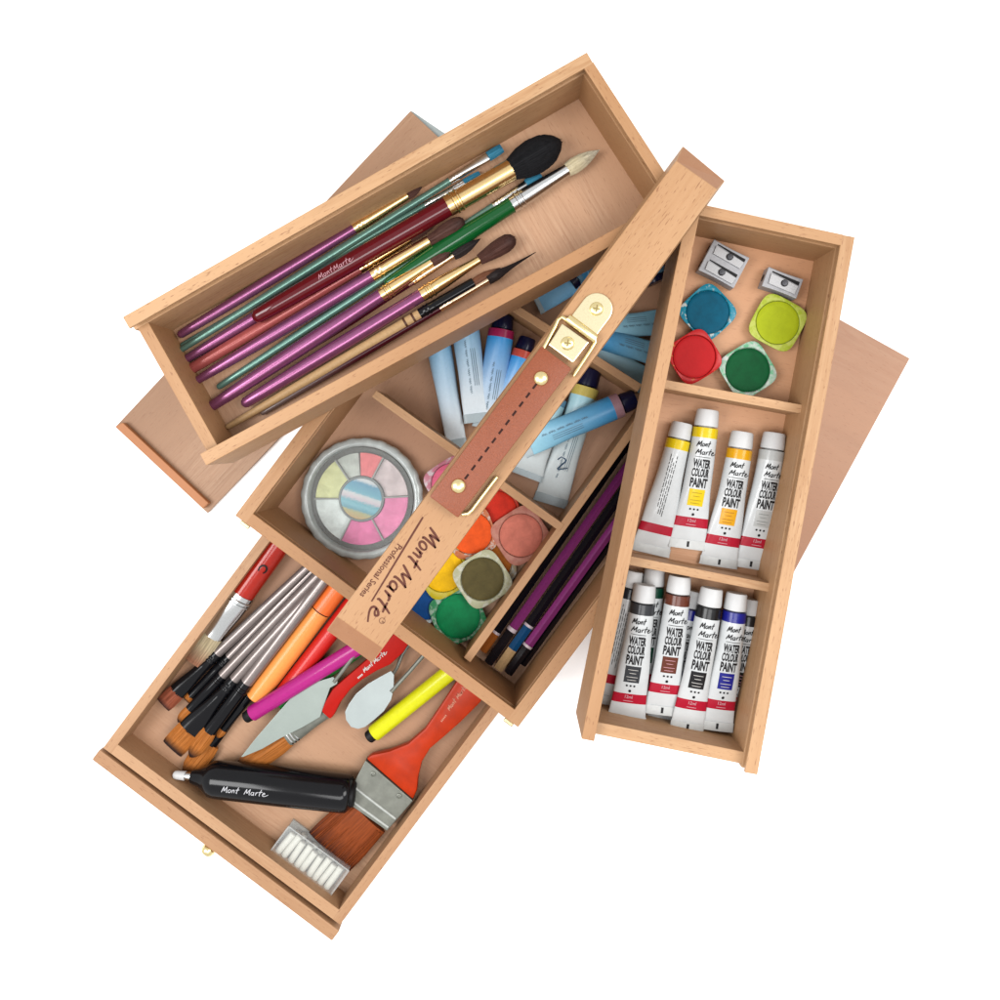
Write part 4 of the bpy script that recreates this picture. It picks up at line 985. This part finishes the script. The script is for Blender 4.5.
# electric eraser
t, L, fr = axis('electric_eraser', 'black battery eraser pen with white tip and silver lettering', 'electric eraser', (173, 774.5), (351.5, 794), Fd + 19, Fd + 19)
k = sf(Fd + 19) / 2
mb = MB(); mb.loft([(0, 1.5, 1.5), (1.5, 3.6, 3.6), (4, 4.2, 4.2), (12, 4.4, 4.4)], 16); mb.build('eraser_tip', WHITE, t, smooth=50)
mb = MB(); mb.loft([(11, 3.4, 3.4), (14, 3.8, 3.8), (19, 4, 4), (20, 5, 5)], 18); mb.build('collet', SILVER, t, smooth=40)
R0 = 37.5 * k
mb = MB(); mb.loft([(18, 6, 6), (20, 7, 7), (27, 9, 9), (33, R0 * .72, R0 * .72), (38, R0 * .93, R0 * .93), (44, R0 * .98, R0 * .98), (L * .6, R0 * 1.02, R0 * 1.0), (L - 8, R0 * 1.0, R0 * 1.0), (L - 3, R0 * .97, R0 * .97), (L, R0 * .8, R0 * .8)], 32)
b = mb.build('barrel', plain('gloss_black', (.003, .003, .004, 1), .14, 0, .1, 30, .0, spec=.25), t, smooth=50)
mb = MB(); mb.loft([(L - 4, R0 * .7, R0 * .7), (L + 3, R0 * .66, R0 * .66), (L + 4, R0 * .55, R0 * .55)], 24); mb.build('end_cap', MATTE, t, smooth=40)
mb = MB(); fn = lambda x, y: (x, y, math.sqrt(max(.1, (R0 * 1.0) ** 2 - y * y)) + .3)
put_strokes(mb, logo_mont(), (54, -3.5), (1, 0), (0, 1), 3.5, .8, fn, 1.0); put_strokes(mb, logo_marte(), (75.5, -3.5), (1, 0), (0, 1), 3.5, .8, fn, 1.0)
mb.build('lettering', plain('silver_ink', C(222, 222, 226), .4), b, up=True)
# box of eraser refills
cq = [(288, 826.5), (350, 870), (325.5, 901.5), (267, 856)]
q = [W(x, y, Fd + 18) for x, y in cq]; c = sum(q, Vector()) / 4
ex = ((q[1] - q[0]) + (q[2] - q[3])) / 2; ey = ((q[0] - q[3]) + (q[1] - q[2])) / 2; a = math.atan2(ex.y, ex.x); lx, ly = ex.length, ey.length
cs_ = thing('refill_case', 'small clear plastic case of white eraser refills in the drawer corner', 'plastic case', (c.x, c.y, Fd), (0, 0, a))
mb = MB(); 
for x, y, dx, dy in ((0, ly / 2 - .6, lx, 1.2), (0, -ly / 2 + .6, lx, 1.2), (lx / 2 - .6, 0, 1.2, ly - 2.4), (-lx / 2 + .6, 0, 1.2, ly - 2.4)): mb.box((x, y, 9), (dx, dy, 18))
mb.build('case_wall', CLEARED, cs_)
mb = MB(); mb.box((0, 0, .5), (lx - 2.4, ly - 2.4, .8)); mb.build('case_floor', plain('milky_plastic', C(226, 226, 222, 1.1), .3, 0, .05, 30, 0, 0, .35), cs_)
mb = MB(); mb.box((0, 0, 18.6), (lx + .4, ly + .4, 1.0))
mb.build('case_lid', CLEAR, cs_, bevel=.4)
mb = MB()
for s in (-1, 1): mb.wire([(-lx / 2, s * ly / 2, 18.8), (lx / 2, s * ly / 2, 18.8)], .7, 8); mb.wire([(s * lx / 2, -ly / 2, 18.8), (s * lx / 2, ly / 2, 18.8)], .7, 8)
mb.build('case_edge', plain('frosted_edge', C(236, 234, 232, 1.2), .2, 0, .05, 30, .1, 0, .72), cs_, smooth=60)
ER = plain('eraser_white', C(238, 234, 222, 1.15), .6, 0, .04, 60)
rf = None
ca, sa = math.cos(a), math.sin(a)
for i in range(18):
    low = i >= 9; ii = i % 9
    xx = -lx / 2 + 7.5 + (lx - 15) * (ii if not low else min(ii + .5, 7.5)) / 8 + random.uniform(-.5, .5); oy = (0, 1.8, -1.2, .6, -1.8, -2.2, 1.4, -.6, 1.2)[ii]
    if low and ii == 8: continue
    if rf is None:
        mb = MB(); mb.loft([(-ly * .35, 1.6, 1.6), (-ly * .345, 2.6, 2.6), (-ly * .33, 3.2, 3.2), (-ly * .31, 3.4, 3.4), (ly * .31, 3.4, 3.4), (ly * .33, 3.2, 3.2), (ly * .345, 2.6, 2.6), (ly * .35, 1.6, 1.6)], 16); rf = mb.build('eraser_refill', ER, None, smooth=40); o = rf
    else:
        o = rf.copy(); COL.objects.link(o)
    o.location = Vector((c.x + xx * ca - oy * sa, c.y + xx * sa + oy * ca, Fd + (5.2 if low else 12.6))) * K
    o.rotation_euler = (0, 0, a + math.pi / 2 + random.uniform(-.07, .07))
    tag(o, 'white eraser refill stick lying in the clear plastic case', 'eraser refill', 'eraser refills in the clear case')
